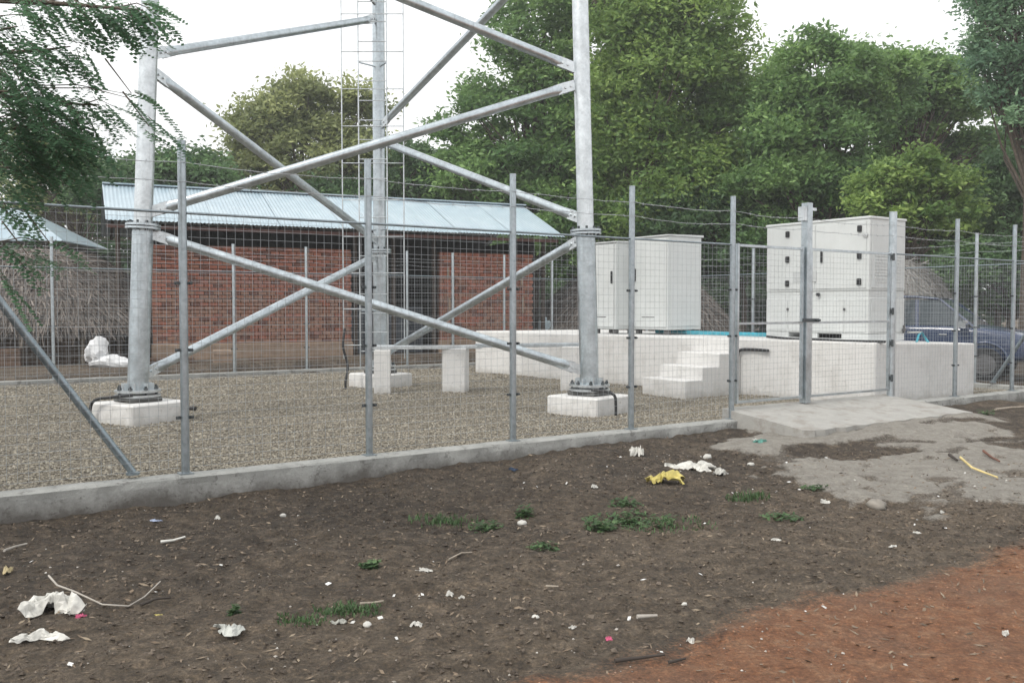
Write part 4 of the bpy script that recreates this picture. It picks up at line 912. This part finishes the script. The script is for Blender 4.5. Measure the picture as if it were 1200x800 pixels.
# ------------------------------------------------------------------ litter and small things
def gz(x, y): return float(height(np.array([float(x)]), np.array([float(y)]))[0])
def gp(px, py, z=.05):
    zz = z
    for _ in range(3):
        a = math.atan2(py - 400, 1080) + R(2.07); Zd = (EYE - zz) / math.tan(a); x = (px - 600) / 1080 * (Zd / cos(R(2.07)) * 1.0); zz = gz(x, Zd)
    return x, Zd, zz
def crumple(name, px, py, L, Wd, hgt, mat, seed, label, cat, rz=0, folds=3.0):
    x, y, z = gp(px, py); n1, n2 = 26, 14; r = random.Random(seed); vs = []; fs = []; pa = r.random() * 9
    for i in range(n1):
        for j in range(n2):
            u = i / (n1 - 1) * 2 - 1; v = j / (n2 - 1) * 2 - 1
            e = .65 + float(fbm(np.array([math.atan2(v, u) * 1.3 + seed]), np.array([.3]), 3, seed)[()]) * 1.4; sq = 1 - .25 * (u * u * v * v)
            X_ = u * L / 2 * e * sq; Y_ = v * Wd / 2 * e * sq + sin(u * 2.2 + pa) * Wd * .18
            f = float(fbm(np.array([u * folds + seed]), np.array([v * folds * .7]), 4, seed + 3)[()]); hh = hgt * (1 - .6 * (u * u)) * (1 - .8 * v * v)
            X_ += float(fbm(np.array([v * folds + 4]), np.array([u * folds]), 3, seed + 9)[()]) * L * .12
            vs.append((X_, Y_, max(.004, hh * .75 + f * hgt * 1.6)))
    for i in range(n1 - 1):
        for j in range(n2 - 1): a = i * n2 + j; fs.append((a, a + n2, a + n2 + 1, a + 1))
    m = MB(); m.add(vs, fs, False); o = m.build(name, mat, None, loc=(x, y, z), rot=(0, 0, rz)); so = o.modifiers.new('thick', 'SOLIDIFY'); so.thickness = .003
    return tag(o, label, cat)
crumple('plastic_bag', 57, 718, .60, .34, .13, PLASTICW, 3, 'large crumpled white plastic bag at bottom left', 'plastic bag', .25)
crumple('plastic_bag', 40, 743, .40, .12, .05, PLASTICW, 4, 'flattened white plastic strip just below the large white bag', 'plastic strip', .35)
crumple('paper_scrap', 88, 722, .07, .05, .03, PINK, 5, 'small pink wrapper corner touching the large white bag', 'wrapper')
crumple('plastic_bag', 779, 566, .48, .24, .12, PLASTICY, 6, 'crumpled yellow plastic bag lying on the dark soil', 'plastic bag', -.1)
crumple('rag', 815, 550, .85, .26, .10, PLASTICW, 7, 'long dirty white rag behind the yellow bag', 'rag', -.35)
crumple('rag', 846, 556, .22, .2, .07, PLASTICW, 17, 'balled end piece at the right tip of the long rag', 'rag', -.2)
crumple('plastic_sheet', 748, 532, .26, .18, .13, PLASTICW, 8, 'peaked translucent white plastic piece against the kerb', 'plastic sheet', -.4)
crumple('paper_plate', 265, 738, .19, .16, .04, simple('grey_card', (.42, .43, .40), .8), 9, 'grey crushed paper plate near the bottom left', 'paper plate', .1)
crumple('cloth_scrap', 892, 518, .24, .12, .04, PLASTICG, 10, 'green blue cloth scrap beside the ramp corner', 'cloth', .1)
crumple('cloth_scrap', 601, 549, .12, .07, .04, simple('navy_cloth', (.03, .05, .09), .8), 11, 'small navy cloth scrap at the foot of the kerb', 'cloth')
crumple('paper_scrap', 180, 612, .18, .07, .02, BLUEPL, 12, 'pale blue plastic scrap close to the kerb at left', 'plastic scrap')
crumple('paper_scrap', 253, 607, .07, .05, .03, PLASTICW, 13, 'small white scrap beneath the kerb between first two posts', 'scrap')
crumple('paper_scrap', 495, 669, .15, .05, .03, PLASTICW, 14, 'boat shaped white shard in the middle of the soil', 'shard', -.3)
crumple('paper_scrap', 527, 698, .06, .06, .03, PLASTICW, 15, 'small white triangular scrap right below the boat shaped shard', 'scrap')
crumple('paper_scrap', 541, 700, .05, .04, .02, PLASTICW, 18, 'tiny white scrap beside the triangular scrap', 'scrap')
crumple('paper_scrap', 395, 730, .11, .06, .025, simple('shell_grey', (.4, .4, .36), .7), 19, 'grey shell like scrap by the lowest grass tuft', 'scrap')
crumple('paper_scrap', 487, 731, .11, .05, .03, PLASTICW, 20, 'bluish white scrap low in the middle of the picture', 'scrap')
crumple('paper_scrap', 697, 571, .09, .06, .035, PLASTICW, 21, 'white chip left of the yellow bag', 'chip', .8)
crumple('paper_scrap', 970, 590, .11, .06, .04, PLASTICW, 22, 'white crushed cup piece below the pale sand', 'scrap', -.5)
crumple('paper_scrap', 1078, 625, .10, .04, .02, PLASTICW, 23, 'flat white scrap near the orange road edge', 'scrap')
crumple('paper_scrap', 1050, 641, .08, .04, .02, PLASTICW, 24, 'smaller white scrap left of the flat one by the orange road', 'scrap')
crumple('paper_scrap', 912, 634, .09, .04, .02, PLASTICW, 25, 'thin white scrap at middle right of the soil', 'scrap')
crumple('paper_scrap', 1107, 602, .07, .05, .03, PLASTICW, 26, 'white scrap at the lower edge of the pale sand', 'scrap')
crumple('paper_scrap', 885, 515, .10, .05, .03, PLASTICW, 27, 'white scrap by the green blue cloth', 'scrap')
crumple('paper_scrap', 715, 749, .05, .05, .02, PINK, 28, 'pink plastic scrap near the bottom edge', 'scrap')
crumple('paper_scrap', 672, 738, .07, .03, .02, PLASTICW, 29, 'white strip left of the pink scrap', 'scrap')
crumple('paper_scrap', 812, 752, .07, .04, .03, PLASTICW, 30, 'white flake right of the pink scrap', 'scrap')
crumple('paper_scrap', 1185, 744, .05, .06, .03, PLASTICW, 32, 'white flake on the orange road at right', 'scrap')
crumple('fallen_leaf', 181, 722, .06, .04, .01, PLASTICY, 33, 'tiny yellow scrap by the long twig', 'scrap')
crumple('paper_scrap', 5, 668, .09, .10, .05, simple('straw_yellow', (.5, .42, .25), .7), 34, 'pale yellow scrap cut by the left picture edge', 'scrap')
def lump(px, py, r, mat, seed, label, name='stone', cat='stone'):
    x, y, z = gp(px, py); return gnaw(name, x, y, z + r * .3, seed, r, r * .8, r * .55, mat, seed, label, cat)
LS = simple('pale_stone', (.55, .54, .50), .85); GS = simple('grey_stone', (.24, .22, .19), .9)
lump(612, 613, .045, LS, 2, 'pale stone with a green weed behind it'); lump(881, 545, .04, LS, 3, 'white stone at the left tip of the sand'); lump(830, 537, .06, LS, 4, 'white stone behind the long rag')
lump(1030, 590, .10, GS, 5, 'buried grey brown stone below the sand', ); lump(628, 724, .022, LS, 6, 'small white pebble near the bottom centre'); lump(804, 708, .02, LS, 7, 'small white pebble right of bottom centre')
lump(428, 733, .03, LS, 8, 'pale green grey pebble in the grass tuft'); lump(330, 605, .03, LS, 9, 'small white pebble under the second post')
def stick(pts, r, mat, label, name='twig', cat='twig', lift=.012):
    P_ = []
    for p in pts:
        x, y, z = gp(p[0], p[1]); P_.append(Vector((x, y, z + r + lift + (p[2] if len(p) > 2 else 0))))
    c = P_[0].copy(); m = MB(); n = len(P_); m.tube([q - c for q in P_], [r * (1 - .4 * i / max(1, n - 1)) for i in range(n)], 7); return tag(m.build(name, mat, None, loc=c), label, cat)
WD = simple('peeled_twig', (.38, .35, .31), .85)
stick([(52, 688, .05), (62, 696, .04), (82, 700, .02), (115, 711), (146, 713), (165, 702), (184, 691, .04)], .0065, WD, 'long bent grey twig beside the large white bag')
stick([(160, 711), (178, 710), (196, 706)], .010, DARKWOOD, 'short dark stick right of the long bent twig')
stick([(0, 650), (12, 645), (27, 641)], .010, WD, 'pale stick at the left picture edge')
stick([(185, 637), (200, 636), (214, 633)], .011, simple('bone_white', (.7, .69, .64), .6), 'white flat stick lying parallel to the kerb', 'flat_stick', 'stick')
stick([(722, 779), (752, 775), (781, 772)], .011, DARKWOOD, 'dark curved stick at the bottom edge of the orange road')
stick([(786, 779), (806, 775)], .009, DARKWOOD, 'short dark twig right of the curved stick')
stick([(748, 729), (772, 727)], .013, WD, 'stubby brown stick on the soil right of centre')
stick([(420, 711), (435, 709), (448, 708)], .010, DRYWOOD, 'brown stick in the lower grass tuft')
stick([(525, 658), (540, 653), (553, 648)], .007, DRYWOOD, 'thin straw above the boat shaped shard')
stick([(1128, 542, .03), (1142, 553, .02), (1158, 558), (1172, 562)], .014, simple('yellow_strap', (.62, .50, .22), .6), 'yellowish curled strap on the pale sand', 'strap', 'strap')
stick([(1115, 536), (1124, 542)], .02, DARKWOOD, 'dark chunk at the end of the yellowish strap', 'wood_chunk', 'wood chunk')
stick([(1155, 532), (1165, 538), (1174, 543)], .016, simple('rust_brown', (.16, .07, .045), .9), 'reddish brown stick on the right part of the sand')
stick([(1168, 482), (1185, 480), (1215, 478)], .02, DRYWOOD, 'pale plank lying along the right kerb', 'plank', 'plank')
stick([(640, 690), (655, 686)], .008, DRYWOOD, 'short straw at mid soil', 'twig', 'twig')
# weeds
WEED = leaf_mat('weed_green', (.035, .075, .028), (.12, .20, .08), .3)
def weed(px, py, w, h, n, label, seed, kind='grass_tuft'):
    x, y, z = gp(px, py); q = np.random.default_rng(seed); V_ = []; T_ = []
    for i in range(n):
        a = q.uniform(0, 2 * pi); rr = w * 1.35 * q.random() ** .8; bx_, by_ = rr * cos(a), rr * .7 * sin(a); hh = h * q.uniform(.4, 1.1); d = q.uniform(0, 2 * pi); zz = gz(x + bx_, y + by_) - z
        if kind == 'grass_tuft':
            l = hh * q.uniform(.4, 1.0); tip = (bx_ + l * cos(d), by_ + l * sin(d), zz + hh); wx, wy = -.004 * sin(d), .004 * cos(d); mid = (bx_ + l * .4 * cos(d), by_ + l * .4 * sin(d), zz + hh * .75)
            V_ += [(bx_ - wx, by_ - wy, zz), (bx_ + wx, by_ + wy, zz), (mid[0] + wx, mid[1] + wy, mid[2]), (mid[0] - wx, mid[1] - wy, mid[2])]; V_ += [(mid[0] - wx, mid[1] - wy, mid[2]), (mid[0] + wx, mid[1] + wy, mid[2]), tip, tip]; T_ += [q.random()] * 8
        else:
            l = .022 * q.uniform(.6, 1.4); c = np.array([bx_, by_, zz + hh * q.random()]); dv = np.array([cos(d), sin(d), q.uniform(-.2, .6)]) * l; wv = np.array([-sin(d), cos(d), q.uniform(-.3, .3)]) * l * .55
            V_ += [tuple(c - dv), tuple(c - wv), tuple(c + dv), tuple(c + wv)]; T_ += [q.random()] * 4
    me = fast(kind, np.array(V_), np.arange(len(V_)).reshape(-1, 4), WEED, {'tint': T_}); tag(put(kind, me, None, (x, y, z)), label, 'weed', 'weeds on the bare soil')
weed(518, 612, .22, .05, 260, 'flat green grass tuft under the third post', 2); weed(570, 620, .10, .07, 160, 'leafy weed left of the pale stone', 3, 'weed')
weed(615, 606, .06, .09, 110, 'small weed behind the pale stone', 4, 'weed'); weed(703, 621, .10, .10, 220, 'leafy weed left of the long green patch', 5, 'weed')
weed(740, 608, .30, .05, 420, 'spreading green patch below the yellow bag', 6, 'weed'); weed(785, 614, .30, .035, 260, 'thin grass trailing right of the green patch', 7)
weed(735, 590, .12, .06, 130, 'small weed just below the yellow bag', 8, 'weed'); weed(878, 583, .16, .06, 210, 'green tuft left of the sand tongue', 9)
weed(918, 607, .14, .04, 160, 'low weed below the sand tongue', 10, 'weed'); weed(955, 574, .10, .05, 90, 'weed at the lower edge of the sand', 11, 'weed')
weed(432, 667, .05, .06, 130, 'bright little weed on the left half of the soil', 12, 'weed'); weed(408, 716, .16, .04, 330, 'grass patch around the brown stick near the bottom', 13)
weed(350, 729, .12, .03, 130, 'faint grass left of the bottom grass patch', 14); weed(272, 718, .03, .05, 45, 'tiny weed above the crushed plate', 15, 'weed')
weed(1157, 486, .10, .08, 110, 'weed at the foot of the right kerb', 16, 'weed'); weed(640, 640, .10, .03, 90, 'thin weed sprigs right of centre', 17, 'weed')
# sacks and rubbish beyond the back fence
m = MB()
def sack(x, y, z, L, w, h, mat, seed, label, rz=0, cat='sack'):
    r = random.Random(seed); n1, n2 = 22, 14; vs = []; fs = []
    for i in range(n1):
        u = i / (n1 - 1); k = sin(pi * min(max(u, .02), .98)) ** .35
        for j in range(n2):
            a = 2 * pi * j / n2; f = 1 + .5 * float(fbm(np.array([u * 5 + seed]), np.array([a * 1.2]), 3, seed)[()]) * 2
            vs.append(((u - .5) * L, cos(a) * w / 2 * k * f, h / 2 + sin(a) * h / 2 * k * f + .12 * h * sin(u * 7 + seed)))
    for i in range(n1 - 1):
        for j in range(n2): fs.append((i * n2 + j, (i + 1) * n2 + j, (i + 1) * n2 + (j + 1) % n2, i * n2 + (j + 1) % n2))
    fs += [tuple(range(n2)), tuple(range(n1 * n2 - 1, (n1 - 1) * n2 - 1, -1))]; m = MB(); m.add(vs, fs, False); return tag(m.build('plastic_sack', mat, None, loc=(x, y, z), rot=(0, 0, rz)), label, cat)
SACK = simple('white_woven_sack', (.66, .67, .68), .7, var=.12)
sack(-10.05, 22.3, .36, .62, .5, .66, SACK, 3, 'white sack standing left in the pile behind the back fence', -.9); sack(-9.65, 22.2, .28, 1.2, .45, .34, SACK, 5, 'long white sack slumped in front of the pile', -.25); sack(-9.1, 22.4, .35, .5, .35, .5, SACK, 8, 'upright white sack end at the right of the pile', 1.2)
sack(-9.2, 22.8, .6, .4, .3, .38, PLASTICY, 9, 'yellow bag on top of the white sacks behind the left leg', .4)
BRW = simple('brown_clutter', (.13, .085, .06), .95, var=.4)
for i, (x, y, w, h, lab) in enumerate(((-12.5, 22.5, .9, .45, 'brown timber block left of the white sacks'), (-13.9, 22.4, 1.2, .35, 'low brown timber block near the far left hut'), (-7.3, 23.2, .45, .4, 'tan crate at the foot of the house wall'), (-8.6, 22.9, 1.3, .22, 'dark board lying at the foot of the house wall'), (-5.9, 24.3, 2.0, .14, 'long dark board along the house wall'))):
    mb = MB(); mb.box(-w / 2, w / 2, -.2, .2, 0, h, None, .015)
    for k in range(3): mb.box(-w / 2 - .01, w / 2 + .01, -.215, -.201, h * (.12 + .3 * k), h * (.12 + .3 * k) + h * .14)
    tag(mb.build('timber_block', BRW if i != 2 else MUD, None, loc=(x, y, .3), rot=(0, 0, .35)), lab, 'timber')
mb = MB(); mb.box(-.2, .2, -.15, .15, 0, .45, None, .04); mb.disc((0, 0, .5), (0, 0, 1), .06, .12, 10); tag(mb.build('water_can', simple('pale_can', (.45, .55, .6), .5), None, loc=(1.05, 29.4, .9), rot=(0, 0, .3)), 'pale container standing by the right corner of the house', 'can')
mb = MB(); mb.box(-.45, .45, -.3, .3, -.9, .02, None, .02); mb.box(-.48, .48, -.33, .33, .02, .06, None, .01); tag(mb.build('block_table', simple('blue_grey_box', (.16, .2, .24), .7), None, loc=(1.1, 29.4, .83), rot=(0, 0, .3)), 'blue grey box under the pale container', 'box')

# thin evening haze over the whole place
hm = bpy.data.materials.new('haze_air'); hm.use_nodes = True; hn = hm.node_tree; hn.nodes.clear(); ho = hn.nodes.new('ShaderNodeOutputMaterial'); hv = hn.nodes.new('ShaderNodeVolumePrincipled')
hv.inputs['Color'].default_value = (.96, .985, 1, 1); hv.inputs['Density'].default_value = .0016; hv.inputs['Anisotropy'].default_value = .2; hn.links.new(hv.outputs[0], ho.inputs['Volume'])
mb = MB(); mb.box(-420, 420, -80, 620, -3, 30); mb.build('haze', hm, None, kind='stuff')
